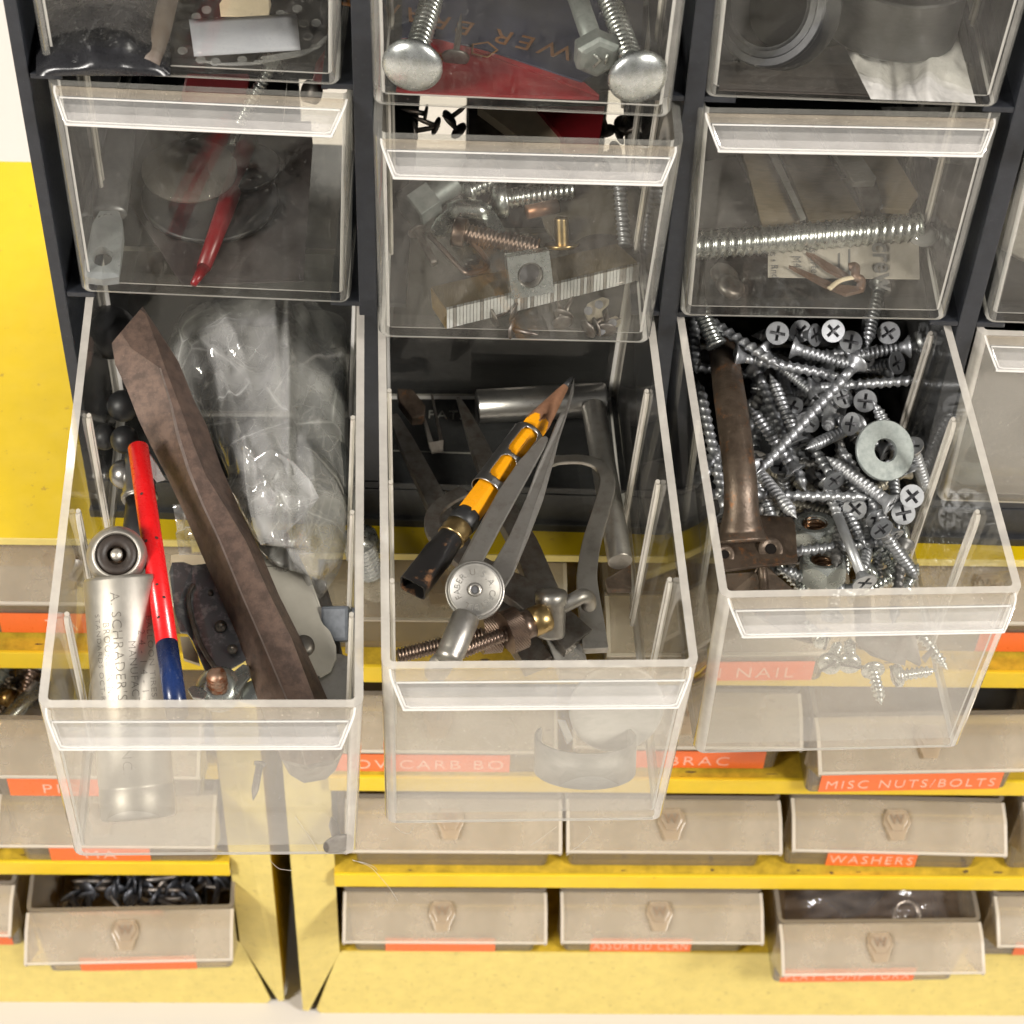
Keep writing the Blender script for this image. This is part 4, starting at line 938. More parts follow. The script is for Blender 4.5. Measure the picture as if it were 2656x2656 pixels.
# nickel plate with stamped letters
t = wthing('nickel_plate', 'pale nickel tool plate with a rounded end beside the chisel', 'tool', K5(1500, 400, 2.0))
mb = MB(); plate(mb, [K5(1240, -40, 3.0), K5(1420, -60, 3.0), K5(1560, 220, 2.7), K5(1640, 440, 2.4), K5(1700, 590, 2.2), K5(1702, 660, 2.1), K5(1670, 730, 2.05), K5(1610, 765, 2.0), K5(1560, 740, 2.0), K5(1500, 620, 2.2), K5(1400, 400, 2.5)], n_, .2); pl = wpart(t, 'plate', mb, [M_NICKP], bevel=.05)
mb = MB(); mb.lathe([(.38, -.1), (.36, .1), (.2, .16), (.001, .17)], 24, 0, frame(K5(1520, 590, 2.35), n_, x1_), cap0=False); wpart(t, 'rivet', mb, [M_STEELD])
for txt, x, y, ang in (('SMT', 1335, 95, 58), ('S', 1430, 165, 58)):
    c = K5(x, y, 2.95); M = frame(c + n_ * .03, n_, x1_) @ Matrix.Rotation(math.radians(-ang - 30), 4, 'Z')
    o = text_mesh(txt, .55, M_STAMP, pl, Matrix.Identity(4), depth=.006, spacing=1.1, bold=-.01); o.matrix_local = M; o.matrix_parent_inverse = Matrix.Identity(4)
mb = MB(); plate(mb, [K5(1560, 200, 2.2), K5(1640, 230, 2.2), K5(1690, 400, 2.0), K5(1720, 560, 1.8), K5(1750, 700, 1.6), K5(1740, 830, 1.4), K5(1640, 840, 1.4), K5(1600, 700, 1.6)], n_, .15); wpart(t, 'back_plate', mb, [M_STEELD], bevel=.04)
for (x, y, r, h) in ((1690, 790, 1.0, 1.5), (1660, 860, 1.15, 1.0)):
    mb = MB(); mb.lathe([(r, -.08), (r, .08), (r * .6, .1)], 36, 0, frame(K5(x, y, h), n_, x1_)); wpart(t, 'roller_disc', mb, [M_STEEL if h > 1.2 else M_STEELD], bevel=.02)
mb = MB(); M = frame(K5(1708, 470, 2.2), (u1 * .8 - x1_ * .3 - y1_ * .5), x1_); mb.box(-.52, .5, -.62, .62, -.4, .35, 0, M); solo('steel_cube', mb, [solid('dark lead block', (.10, .11, .125), .55, .2, var=.3, scale=3)], 'small dark steel block against the right wall of the left drawer', 'block', bevel=.12)
for a, b, l in (((5, 1275, 1245, .5), (5, 1238, 1450, .25), 'thin dark nail seen through the front of the left drawer'), ((5, 1712, 1690, .35), (5, 1672, 1545, .35), 'dark nail with its round head in the front right corner of the left drawer')):
    A, B = I('C1', *a), I('C1', *b); l_ = (B - A).length; M = axis(A, B); t = wthing('nail', l, 'nail', A, 'nails in the left open drawer')
    mb = MB(); big = 'corner' in l; r = .13 if not big else .16
    mb.lathe([(r, .02), (r, l_ * .72), (.02, l_)], 12, 0, M); wpart(t, 'shank', mb, [M_STEELD])
    mb = MB(); mb.lathe([(.1, -.04), (.3 if big else .2, -.02), (.3 if big else .2, .05), (.1, .07)] if not big else [(.2, -.1), (.52, -.07), (.52, .02), (.14, .1)], 20, 0, M); wpart(t, 'head', mb, [M_STEELD])
# polythene bag with a clear tube inside
def bag():
    L_ = [(1000, 60), (900, 80), (830, 140), (790, 230), (762, 300), (800, 420), (860, 520), (900, 600), (950, 700), (1010, 830), (1060, 930), (1100, 1030), (1065, 1120), (1130, 1190), (1190, 1280), (1240, 1380), (1275, 1425), (1400, 1440), (1440, 1520), (1520, 1590), (1580, 1620)]
    R_ = [(1560, 50), (1620, 100), (1680, 170), (1715, 230), (1745, 300), (1775, 360), (1765, 450), (1750, 560), (1752, 700), (1752, 830), (1755, 930), (1755, 1050), (1752, 1150), (1752, 1230), (1752, 1310), (1756, 1380), (1750, 1430), (1740, 1480), (1720, 1530), (1660, 1590), (1600, 1622)]
    n, m = 110, 70; vs = []; fs = []
    for i in range(n + 1):
        f = i / n * (len(L_) - 1); k = min(int(f), len(L_) - 2); g = f - k
        l = lerp(Vector(L_[k]), Vector(L_[k + 1]), g); r = lerp(Vector(R_[k]), Vector(R_[k + 1]), g)
        for j in range(m + 1):
            t = j / m; p = lerp(l, r, t); edge = math.sin(PI * t) ** .5 * min(1, 4 * (1 - i / n) + .1) ** .5
            q = Vector((p.x / 120, p.y / 150, 3.3))
            w = mnoise.noise(q * .55) * .7 + (.5 - abs(mnoise.noise(Vector((p.x / 170, p.y / 420, 2))))) * .9 + (.5 - abs(mnoise.noise(Vector((p.x / 110 + p.y / 300, p.y / 500, 9))))) * .35
            # upright ridge along the tube edge and the folded flap corner
            ridge = .45 * math.exp(-((p.x - 1435) / 22) ** 2) + .35 * math.exp(-(((p.x - 1080) * .97 - (p.y - 500) * .30) / 22) ** 2) * (1 if 300 < p.y < 900 else .2)
            h = 3.6 - 1.1 * (i / n) + 1.75 * edge + (w + ridge) * edge * .65
            vs.append(I('C1', 4, p.x, p.y, h))
    for i in range(n):
        for j in range(m): fs.append((i * (m + 1) + j, i * (m + 1) + j + 1, (i + 1) * (m + 1) + j + 1, (i + 1) * (m + 1) + j))
    t = wthing('plastic_bag', 'crinkled clear polythene bag in the right half of the left open drawer', 'plastic bag', I('C1', 4, 1400, 800, 3))
    mb = MB(); mb.add(vs, fs, 0, True); wpart(t, 'upper_film', mb, [M_BAG])
    lo = [Vector(v) - u1 * (1.6 * (math.sin(PI * (k % (m + 1)) / m) ** .5) * .9 + .05) for k, v in enumerate(vs)]
    mb = MB(); mb.add(lo, fs, 0, True); wpart(t, 'lower_film', mb, [M_BAG])
    # folded flap hanging over the middle
    F = [(1180, 870), (1240, 940), (1340, 890), (1460, 960), (1560, 1070), (1605, 1160), (1560, 1220), (1470, 1310), (1380, 1390), (1280, 1425), (1240, 1330), (1210, 1200), (1190, 1050)]
    cx = sum(p[0] for p in F) / len(F); cyy = sum(p[1] for p in F) / len(F); vs = [I('C1', 4, cx, cyy, 5.4)]; fs = []; rings = 8
    for r in range(1, rings + 1):
        for k, (x, y) in enumerate(F):
            g = r / rings; X, Y = lerp(cx, x, g), lerp(cyy, y, g)
            vs.append(I('C1', 4, X, Y, 5.2 - .2 * g + .4 * mnoise.noise(Vector((X / 60, Y / 70, 2))) + (.25 if r == rings else 0)))
    N = len(F)
    for k in range(N): fs.append((0, 1 + k, 1 + (k + 1) % N))
    for r in range(rings - 1):
        for k in range(N): fs.append((1 + r * N + k, 1 + r * N + (k + 1) % N, 1 + (r + 1) * N + (k + 1) % N, 1 + (r + 1) * N + k))
    mb = MB(); mb.add(vs, fs, 0, True); wpart(t, 'flap', mb, [M_BAG])
    a, b = I('C1', 4, 1610, 200, 3.8), I('C1', 4, 1625, 1300, 2.6); M = axis(a, b)
    t2 = wthing('clear_tube', 'clear plastic tube lying inside the polythene bag', 'tube', a)
    l = (b - a).length; mb = MB(); mb.lathe([(.95, 0), (1.02, .1), (1.02, l)], 36, 0, M, cap1=False); mb.lathe([(.86, .1), (.86, l)], 36, 0, M, cap0=False, cap1=False); wpart(t2, 'barrel', mb, [M_TUBE])
    mb = MB(); mb.lathe([(.84, l * .42), (.84, l * .60)], 30, 0, M); wpart(t2, 'plug', mb, [clear('smoky plug', tint=(.6, .62, .63), haze=.3, hazecol=(.5, .5, .5))])
    mb = MB(); mb.lathe([(1.03, l * .66), (1.03, l * .92)], 36, 0, M, cap0=False, cap1=False); wpart(t2, 'band', mb, [clear('dark tinted band', tint=(.45, .48, .5), haze=.15, hazecol=(.3, .3, .3), f0=.08)])
bag()
mb = MB(); vs = []; fs = []
for i in range(13):
    for j in range(9):
        x = lerp(790, 960, j / 8) + i * 4; y = lerp(1200, 1480, i / 12); vs.append(I('C1', 4, x - (i > 6) * 12, y, 3.0 + .35 * mnoise.noise(Vector((x / 40, y / 40, 1)))))
for i in range(12):
    for j in range(8): fs.append((i * 9 + j, i * 9 + j + 1, (i + 1) * 9 + j + 1, (i + 1) * 9 + j))
mb.add(vs, fs, 0, True); solo('film_scrap', mb, [M_BAG], 'small crumpled film scrap between the red pencil and the chisel', 'film scrap')
mb = MB(); plate(mb, [I('C1', 4, 780, 1480, 1.3), I('C1', 4, 960, 1460, 1.3), I('C1', 4, 990, 1600, 1.2), I('C1', 4, 780, 1580, 1.2)], u1, .3); solo('wood_offcut', mb, [M_CREAM], 'pale wood strip under the blued tool in the left drawer', 'wood strip')
mb = MB(); plate(mb, [I('C1', 4, 590, 850, 5.5), I('C1', 4, 640, 880, 5.6), I('C1', 4, 700, 970, 5.5), I('C1', 4, 750, 1060, 5.3), I('C1', 4, 700, 1075, 5.4), I('C1', 4, 640, 990, 5.5)], u1, .02); solo('tape_scrap', mb, [clear('clear tape scrap', haze=.3, hazecol=(.85, .8, .78), f0=.1)], 'scrap of clear tape stuck on the end of the red pencil', 'tape')

# ================================================== middle open drawer
u2 = up('C2'); x2_ = dirx('C2'); y2_ = DM['C2'].to_3x3() @ Vector((0, 1, 0))
K6 = lambda x, y, h: I('C2', 6, x, y, h)
# T-handled tool
t = wthing('t_handle_tool', 'polished steel tool with a T-shaped head at the back of the middle open drawer', 'hammer', K6(980, 410, 1.3))
a, b = K6(615, 440, 1.2), K6(1335, 398, 1.2); L = (b - a).length; M = axis(a, b)
mb = MB(); R = .67; mb.lathe([(R * .9, 0), (R, .05), (R, L - .14), (R * .93, L - .03), (R * .8, L)], 36, 0, M); wpart(t, 'head', mb, [M_CHROME])
a, b = K6(1265, 440, 1.5), K6(1415, 1305, 1.35); L = (b - a).length; M = axis(a, b)
mb = MB(); mb.lathe([(.44, 0), (.46, .1), (.46, L - .05), (.42, L)], 28, 0, M); wpart(t, 'handle', mb, [M_STEEL])
# outside caliper with curved legs
def flatbar(name, t, pts, w, flat, mat, n=5):
    SP = smooth_path(pts, n); m = len(SP)
    if isinstance(w, (list, tuple)): W_ = [lerp(w[min(int(i / (m - 1) * (len(w) - 1)), len(w) - 2)], w[min(int(i / (m - 1) * (len(w) - 1)) + 1, len(w) - 1)], (i / (m - 1) * (len(w) - 1)) % 1 if i < m - 1 else 1) for i in range(m)]
    else: W_ = w
    mb = MB(); mb.tube(SP, W_, 4, flat=flat, square=True, up=u2, smooth=False); return wpart(t, name, mb, [mat], bevel=.03)
t = wthing('caliper', 'brown tinged steel caliper with a curved right leg in the middle drawer', 'caliper', K6(1200, 1400, 2))
flatbar('leg', t, [K6(1010, 760, 3.2), K6(1080, 738, 3.2), K6(1200, 735, 3.2), K6(1290, 765, 3.1), K6(1335, 830, 3.0), K6(1340, 900, 2.9), K6(1300, 1050, 2.7), K6(1255, 1200, 2.5), K6(1228, 1380, 2.3), K6(1238, 1520, 2.1), K6(1255, 1640, 1.9), K6(1275, 1800, 1.7)], [.17, .17, .18, .21, .26, .29, .31, .33, .36, .39, .42, .45], .45, M_STEEL)
flatbar('leg', t, [K6(550, 910, 2.6), K6(470, 950, 2.6), K6(395, 1010, 2.5), K6(365, 1085, 2.4), K6(400, 1170, 2.3), K6(520, 1270, 2.2), K6(700, 1390, 2.2), K6(860, 1480, 2.1), K6(1010, 1600, 2.0), K6(1180, 1760, 1.8)], [.24, .24, .26, .28, .32, .4, .5, .56, .62, .66], .4, M_STEELD)
# dark dividers underneath
t = wthing('old_dividers', 'dark steel dividers lying under the others in the middle drawer', 'dividers', K6(600, 900, 1.2))
flatbar('leg', t, [K6(150, 490, .9), K6(220, 640, 1.0), K6(320, 840, 1.1), K6(430, 1060, 1.2), K6(560, 1280, 1.3), K6(700, 1510, 1.4), K6(840, 1700, 1.4), K6(960, 1890, 1.3)], [.16, .3, .36, .4, .42, .44, .5, .52], .6, M_STEELD)
flatbar('leg', t, [K6(508, 385, 1.6), K6(560, 500, 1.6), K6(640, 700, 1.6), K6(760, 1000, 1.7), K6(880, 1220, 1.7), K6(960, 1420, 1.7), K6(1020, 1560, 1.6), K6(1070, 1720, 1.5)], [.05, .2, .34, .40, .46, .5, .5, .48], .7, M_STEELD)
mb = MB(); plate(mb, [K6(170, 335, 1.6), K6(260, 340, 1.6), K6(330, 430, 1.5), K6(325, 490, 1.4), K6(255, 500, 1.4), K6(180, 400, 1.5)], u2, .5); wpart(t, 'end_block', mb, [M_RUSTD], bevel=.08)
t = wthing('spring_clip', 'thin U-shaped dark clip in the left back of the middle drawer', 'clip', K6(390, 600, 1))
mb = MB()
for (xa, ya, xb, yb, xc, yc, xd, yd) in ((315, 500, 330, 500, 385, 670, 350, 660), (360, 370, 372, 370, 430, 640, 410, 640), (345, 640, 430, 625, 428, 680, 365, 692)):
    plate(mb, [K6(xa, ya, 1.1), K6(xb, yb, 1.1), K6(xc, yc, .7), K6(xd, yd, .7)], u2, .12)
wpart(t, 'strip', mb, [M_STEELD])
# lower plate with stamped figures, and its hooked end
t = wthing('stamped_bar', 'steel bar with stamped figures under the threaded rods at the front of the middle drawer', 'bar', K6(1100, 1750, 1.2))
mb = MB(); plate(mb, [K6(985, 1700, 2.0), K6(1090, 1655, 2.0), K6(1210, 1780, 1.7), K6(1230, 1850, 1.5), K6(1320, 1900, 1.3), K6(1280, 1930, 1.2), K6(1080, 1920, 1.4)], u2, .5); pl = wpart(t, 'bar', mb, [M_STEEL], bevel=.04)
c = K6(1130, 1790, 1.92); M = frame(c, u2, x2_) @ Matrix.Rotation(math.radians(-60), 4, 'Z')
o = text_mesh('S.U HOTOU', .34, M_STAMPL, pl, Matrix.Identity(4), depth=.006, spacing=1.1); o.matrix_local = M; o.matrix_parent_inverse = Matrix.Identity(4)
# pencil with clip-on sleeve and rubber holder
a, b = K6(520, 1105, 5.0), K6(1148, 275, 5.3); ax = (b - a).normalized(); L = (b - a).length; M = axis(a, b, up=(CAM - a).normalized())
t = wthing('pencil', 'orange yellow pencil with metal clip sleeve and black eraser holder in the middle drawer', 'pencil', a)
f = lambda s: s * L
R = .50
n, nz = 72, 90; vs = []; fs = []; zs = [lerp(f(.06), f(.93), i / nz) for i in range(nz + 1)]
cone = lambda z: .135 + (f(.93) - z) / (f(.93) - f(.64)) * (R * 1.0 - .135)
hexr = lambda a_: R * math.cos(PI / 6) / math.cos((a_ % (PI / 3)) - PI / 6)
mbw = MB(); mb = MB(); fl = []; fw = []
for z in zs:
    for k in range(n):
        a_ = 2 * PI * k / n; r = min(hexr(a_), cone(z)); vs.append((r * math.cos(a_), r * math.sin(a_), z))
for i in range(nz):
    for k in range(n):
        q4 = (i * n + k, i * n + (k + 1) % n, (i + 1) * n + (k + 1) % n, (i + 1) * n + k)
        (fl if hexr(2 * PI * (k + .5) / n) < cone((zs[i] + zs[i + 1]) / 2) else fw).append(q4)
mb.add(vs, fl, 0, False, M); mbw.add(vs, fw, 0, True, M)
def drop_loose(o):
    bm = bmesh.new(); bm.from_mesh(o.data); bmesh.ops.delete(bm, geom=[v for v in bm.verts if not v.link_faces], context='VERTS'); bm.to_mesh(o.data); bm.free()
drop_loose(wpart(t, 'lacquered_body', mb, [M_PENCIL], autosmooth=True)); drop_loose(wpart(t, 'sharpened_wood', mbw, [M_WOOD]))
mb = MB(); mb.lathe([(.135, f(.928)), (.10, f(.965)), (.06, f(.99)), (.01, f(1.0))], 14, 0, M); wpart(t, 'lead', mb, [M_GRAPH])
mb = MB(); mb.tube([M @ Vector((R * .92, .03, f(.08))), M @ Vector((R * .92, -.02, f(.3))), M @ Vector((R * .92, .05, f(.5))), M @ Vector((R * .92, .0, f(.7)))], .018, 5); wpart(t, 'crack', mb, [solid('dark lacquer crack', (.16, .06, .015), .6)])
# slotted clip sleeve: cylinder wall with two oval windows
def sleeve():
    z0, z1 = f(.225), f(.60); R2 = R + .07; nz, na = 60, 96; vs = []; fs = []
    def hole(z, an):
        d = (an + PI) % (2 * PI) - PI
        for zc, hz in ((lerp(z0, z1, .28), .56), (lerp(z0, z1, .74), .66)):
            if ((z - zc) / hz) ** 4 + (d * R2 / .34) ** 4 < 1: return True
        if lerp(z0, z1, .12) < z < lerp(z0, z1, .9) and 1.05 < d < 1.25: return True
        return False
    for i in range(nz + 1):
        for k in range(na):
            an = 2 * PI * k / na; vs.append((R2 * math.cos(an), R2 * math.sin(an), lerp(z0, z1, i / nz)))
    for i in range(nz):
        for k in range(na):
            if not hole(lerp(z0, z1, (i + .5) / nz), 2 * PI * (k + .5) / na): fs.append((i * na + k, i * na + (k + 1) % na, (i + 1) * na + (k + 1) % na, (i + 1) * na + k))
    mb = MB(); mb.add(vs, fs, 0, True, M); o = wpart(t, 'clip_sleeve', mb, [M_CHROME])
    m = o.modifiers.new('thickness', 'SOLIDIFY'); m.thickness = .03; m.offset = 1
    P = [M @ Vector((R2 * math.cos(1.15), R2 * math.sin(1.15), lerp(z0, z1, .85))), M @ Vector((R2 + .1, 0, 0)) * 0 + M @ Vector(((R2 + .16) * math.cos(1.2), (R2 + .16) * math.sin(1.2), lerp(z0, z1, .5))), M @ Vector(((R2 + .08) * math.cos(1.25), (R2 + .08) * math.sin(1.25), lerp(z0, z1, .2)))]
    mb = MB(); mb.tube(smooth_path(P, 5), .09, 8, flat=.4); c = M @ Vector(((R2 + .2) * math.cos(1.15), (R2 + .2) * math.sin(1.15), lerp(z0, z1, .62)))
    mb.lathe([(.001, -.16), (.13, -.1), (.16, 0), (.13, .1), (.001, .16)], 14, 0, axis(c, c + ax)); wpart(t, 'spring_clip', mb, [M_STEEL])
    mb = MB(); mb.lathe([(.34, -.025), (.36, 0), (.34, .025)], 28, 0, frame(M @ Vector((R2 * .75, R2 * 1.15, z0 - .02)), M.to_3x3() @ Vector((.9, .35, .1)), ax)); wpart(t, 'tab', mb, [M_CHROME])
sleeve()
mb = MB(); mb.lathe([(.44, f(.0)), (.50, f(.01)), (.54, f(.04)), (.47, f(.075)), (.40, f(.08))], 24, 0, M); wpart(t, 'black_band', mb, [M_RUBBER])
mb = MB(); mb.lathe([(.50, -.62), (.52, -.55), (.47, -.42), (.52, -.3), (.47, -.16), (.50, -.02), (.44, .03)], 28, 0, M); wpart(t, 'brass_ferrule', mb, [M_BRASS])
# flattened rubber holder with an open square end
vs = []; fs = []; N = 32; secs = [(-.60, .46, .46, 0), (-1.15, .50, .48, 0), (-1.45, .52, .46, .15), (-1.9, .47, .42, .6), (-2.5, .48, .40, .9), (-3.1, .485, .38, 1), (-3.1, .43, .32, 1), (-2.5, .39, .28, 1)]
for z, wx, wy, sq in secs:
    for k in range(N):
        an = 2 * PI * k / N; c_, s_ = math.cos(an), math.sin(an); e = lerp(2, 7, sq); rr = (abs(c_) ** e + abs(s_) ** e) ** (-1 / e)
        vs.append((wy * c_ * rr, wx * s_ * rr, z))
for i in range(len(secs) - 1):
    for k in range(N): fs.append((i * N + k, i * N + (k + 1) % N, (i + 1) * N + (k + 1) % N, (i + 1) * N + k))
fs.append(tuple((len(secs) - 1) * N + k for k in range(N)))
mb = MB(); mb.add(vs, fs, 0, False, M @ Matrix.Rotation(-.35, 4, 'Z')); wpart(t, 'eraser_holder', mb, [solid('black tin with worn brown edges', (.012, .011, .011), .32, .0, var=.2, scale=1.5, col2=(.20, .10, .05), thr=(.60, .7))], autosmooth=True)
# pencil compass / dividers with stamped disc
t = wthing('compass', 'steel drawing compass with two long legs and a stamped pivot disc in the middle drawer', 'compass', K6(600, 1480, 5.10))
v = (CAM - K6(600, 1480, 5.30)).normalized()
nn = (v + y2_ * .1).normalized()
mb = MB(); plate(mb, [K6(445, 1480, 5.20), K6(470, 1400, 5.25), K6(600, 1150, 5.40), K6(740, 900, 5.60), K6(850, 740, 5.80), K6(975, 610, 6.00), K6(1000, 600, 6.00), K6(1015, 615, 6.00), K6(1000, 660, 5.95), K6(850, 930, 5.65), K6(730, 1150, 5.40), K6(620, 1360, 5.25), K6(560, 1500, 5.15)], nn, .26); wpart(t, 'leg', mb, [M_STEEL], bevel=.05)
mb = MB(); plate(mb, [K6(755, 1480, 5.20), K6(640, 1500, 5.15), K6(690, 1340, 5.25), K6(800, 1150, 5.40), K6(890, 950, 5.60), K6(950, 780, 5.85), K6(1020, 620, 6.05), K6(1065, 510, 6.20), K6(1085, 470, 6.25), K6(1110, 460, 6.25), K6(1140, 340, 6.40), K6(1158, 275, 6.50), K6(1156, 360, 6.40), K6(1120, 480, 6.25), K6(1075, 620, 6.05), K6(1040, 760, 5.90), K6(985, 960, 5.65), K6(900, 1180, 5.40), K6(820, 1370, 5.25)], nn, .3); wpart(t, 'leg', mb, [M_STEEL], bevel=.05)
c = K6(605, 1460, 5.35); Mc = frame(c, nn, x2_)
mb = MB()
for z, r in ((-.34, 1.0), (-.22, .98), (-.1, 1.0)): mb.lathe([(r * .96, z), (r, z + .02), (r, z + .07), (r * .96, z + .09)], 48, 0, Mc)
wpart(t, 'pivot_plates', mb, [M_STEEL])
mb = MB(); mb.lathe([(.92, .0), (.92, .07), (.88, .1), (.82, .1), (.80, .085), (.001, .085)], 48, 0, Mc, cap0=False); disc = wpart(t, 'stamped_disc', mb, [solid('stamped steel disc', (.34, .325, .30), .48, .8, var=.15)])
mb = MB(); mb.ringlathe([(.12, .05), (.22, .05), (.24, .12), (.2, .17), (.14, .16)], 28, 0, Mc); mb.lathe([(.13, .09), (.001, .09)], 16, 1, Mc, cap0=False, cap1=False); wpart(t, 'eyelet', mb, [M_STEEL, M_RECESS])
for i, ch in enumerate('FABER.U.S.A.CASTELL.'):
    an = math.radians(205 - i * 18); p = Vector((.58 * math.cos(an), .58 * math.sin(an), .092))
    o = text_mesh(ch, .30, M_STAMPL if i % 3 else M_STAMP, disc, Matrix.Identity(4), depth=.004, bold=-.004); o.matrix_local = Mc @ Matrix.Translation(p) @ Matrix.Rotation(an - PI / 2, 4, 'Z'); o.matrix_parent_inverse = Matrix.Identity(4)
a, b = K6(560, 1600, 4.90), K6(455, 1850, 4.50); l = (b - a).length; M = axis(a, b)
mb = MB(); mb.lathe([(.42, 0), (.47, .1), (.47, l - .3), (.44, l - .25), (.47, l - .1), (.40, l + .05), (.2, l + .14), (.001, l + .15)], 28, 0, M); mb.lathe([(.40, 0), (.40, .9), (.3, 1.0)], 24, 0, axis(K6(420, 1870, 4.30), K6(390, 1915, 3.50))); wpart(t, 'handle', mb, [M_STEEL])
# threaded rods with knurled nuts, bent pin and barrel
def knurl(mb, M, r, z0, z1, n=56, m=14):
    vs = []; fs = []
    for i in range(m + 1):
        for k in range(n):
            rr = r + (.022 if (i + k) % 2 else 0); vs.append((rr * math.cos(2 * PI * k / n), rr * math.sin(2 * PI * k / n), lerp(z0, z1, i / m)))
    for i in range(m):
        for k in range(n): fs.append((i * n + k, i * n + (k + 1) % n, (i + 1) * n + (k + 1) % n, (i + 1) * n + k))
    fs += [tuple(range(n - 1, -1, -1)), tuple(m * n + k for k in range(n))]
    mb.add(vs, fs, 0, False, M)
t = wthing('adjusting_screw', 'brown threaded rod with knurled nut and bent pin, nearer the drawer front', 'adjusting screw', K6(640, 1780, 3), 'threaded adjusting screws in the middle drawer')
a, b = K6(400, 1855, 3.1), K6(1000, 1610, 3.2); l = (b - a).length; M = axis(a, b)
mb = MB(); mb.thread(.22, .285, 0, l * .72, .125, 16, 0, M); wpart(t, 'rod', mb, [M_BRONZE])
mb = MB(); knurl(mb, M, .74, l * .62, l * .76); mb.lathe([(.5, l * .74), (.5, l * .86)], 24, 0, M); wpart(t, 'knurled_nut', mb, [M_BRONZE])
mb = MB(); mb.lathe([(.46, l * .80), (.46, l * .86), (.52, l * .865), (.52, l * 1.0), (.46, l * 1.02)], 28, 0, M); wpart(t, 'brass_collar', mb, [M_BRASS])
cc = K6(1030, 1580, 3.1); mb = MB(); mb.lathe([(.46, -.9), (.50, -.8), (.50, .25), (.56, .32), (.56, .6), (.5, .72), (.3, .78), (.001, .79)], 30, 0, frame(cc, (u2 * .75 - y2_ * .0 + y2_ * .55), x2_)); wpart(t, 'post', mb, [M_STEEL])
mb = MB(); mb.tube(smooth_path([K6(1070, 1560, 3.2), K6(1150, 1520, 3.4), K6(1200, 1495, 3.45), K6(1235, 1510, 3.2), K6(1238, 1550, 2.8)], 6), .27, 16); wpart(t, 'bent_pin', mb, [M_STEEL])
t = wthing('adjusting_screw', 'brown threaded rod with knurled nut whose end reaches the left drawer wall', 'adjusting screw', K6(300, 1790, 2), 'threaded adjusting screws in the middle drawer')
a, b = K6(175, 1828, 2.3), K6(760, 1680, 2.2); l = (b - a).length; M = axis(a, b)
mb = MB(); mb.thread(.22, .285, 0, l * .95, .125, 16, 0, M, taper=0); wpart(t, 'rod', mb, [M_BRONZE])
mb = MB(); M2 = axis(K6(640, 1700, 2.3), K6(760, 1690, 2.25)); knurl(mb, M2, .72, 0, .65); wpart(t, 'knurled_nut', mb, [M_BRONZE])
# thumb ring strip and round lens disc at the front
c = I('C2', 8, 1155, 720, 1.35); t = wthing('metal_band', 'dull grey open ring band at the front of the middle drawer', 'ring', c)
n, m = 40, 6; vs = []; fs = []; Mr = frame(c, (u2 * .82 + y2_ * .57), x2_); R = 1.72
for i in range(n + 1):
    an = lerp(math.radians(150), math.radians(395), i / n)
    for z in (-.62, .62): vs.append((R * math.cos(an), R * math.sin(an), z))
for i in range(n): fs.append((2 * i, 2 * i + 2, 2 * i + 3, 2 * i + 1))
mb = MB(); mb.add(vs, fs, 0, True, Mr); o = wpart(t, 'band', mb, [M_MATTE]); md = o.modifiers.new('thickness', 'SOLIDIFY'); md.thickness = .1
mb = MB(); plate(mb, [I('C2', 8, 1010, 540, 1.7), I('C2', 8, 1050, 545, 1.7), I('C2', 8, 1090, 640, 1.4), I('C2', 8, 1060, 665, 1.4)], u2, .1); wpart(t, 'tongue', mb, [M_MATTE])
c = I('C2', 8, 1320, 480, 2.2); mb = MB(); Mr = frame(c, (u2 * .45 - y2_ * .8 + x2_ * .05), x2_)
mb.lathe([(1.56, -.1), (1.62, -.06), (1.62, .06), (1.52, .1), (1.44, .06), (.001, -.02)], 52, 0, Mr); o = solo('steel_disc', mb, [M_MATTE], 'round steel disc standing in the front right of the middle drawer', 'disc')
mb = MB(); plate(mb, [K6(1330, 1400, .9), K6(1475, 1310, .9), K6(1480, 1450, .6), K6(1345, 1450, .6)], u2, .3); solo('dark_block', mb, [M_RUSTD], 'small dark block under the end of the T-handled tool', 'block', bevel=.06)

# ================================================== closed drawers of the upper rows
def bolt(mb, M, r0, r1, z0, z1, pitch, mi=0): mb.thread(r0, r1, z0, z1, pitch, 18, mi, M, per=7)
def dome(R, h, n=10): return [(1e-3, -h)] + [(R * math.sin(PI / 2 * k / n), -h * math.cos(PI / 2 * k / n)) for k in range(1, n + 1)]
# --- top middle drawer: carriage bolts, hex bolt, tack, printed packet
uA, xA = up('A2'), dirx('A2')
K2 = lambda d, x, y, h: I(d, 2, x, y, h)
for lab, hx, hy, tx, ty, h in (('carriage bolt with a big domed head at the left of the top middle drawer', 345, 345, 480, -120, 1.35), ('carriage bolt with a big domed head at the right of the top middle drawer', 1535, 405, 1330, -140, 1.25)):
    a, b = K2('A2', hx, hy, h), K2('A2', tx, ty, h + .3); M = axis(a, b); l = (b - a).length
    t = thing('carriage_bolt', lab, 'bolt', M, 'domed carriage bolts in the top middle drawer')
    mb = MB(); mb.lathe(dome(.95, .36) + [(.93, .1), (.5, .14)], 36); mb.build('domed_head', [M_ZINC], t)
    mb = MB(); mb.box(-.34, .34, -.34, .34, .12, .55); mb.build('square_neck', [M_ZINC], t, bevel=.05)
    mb = MB(); bolt(mb, None, .31, .39, .52, l, .22); mb.build('threaded_shank', [M_ZINC], t)
a, b = K2('A2', 1320, 290, 1.2), K2('A2', 1180, -120, 1.4); M = axis(a, b); l = (b - a).length
t = thing('hex_bolt', 'zinc hex bolt with a smooth shank beside the right carriage bolt', 'bolt', M)
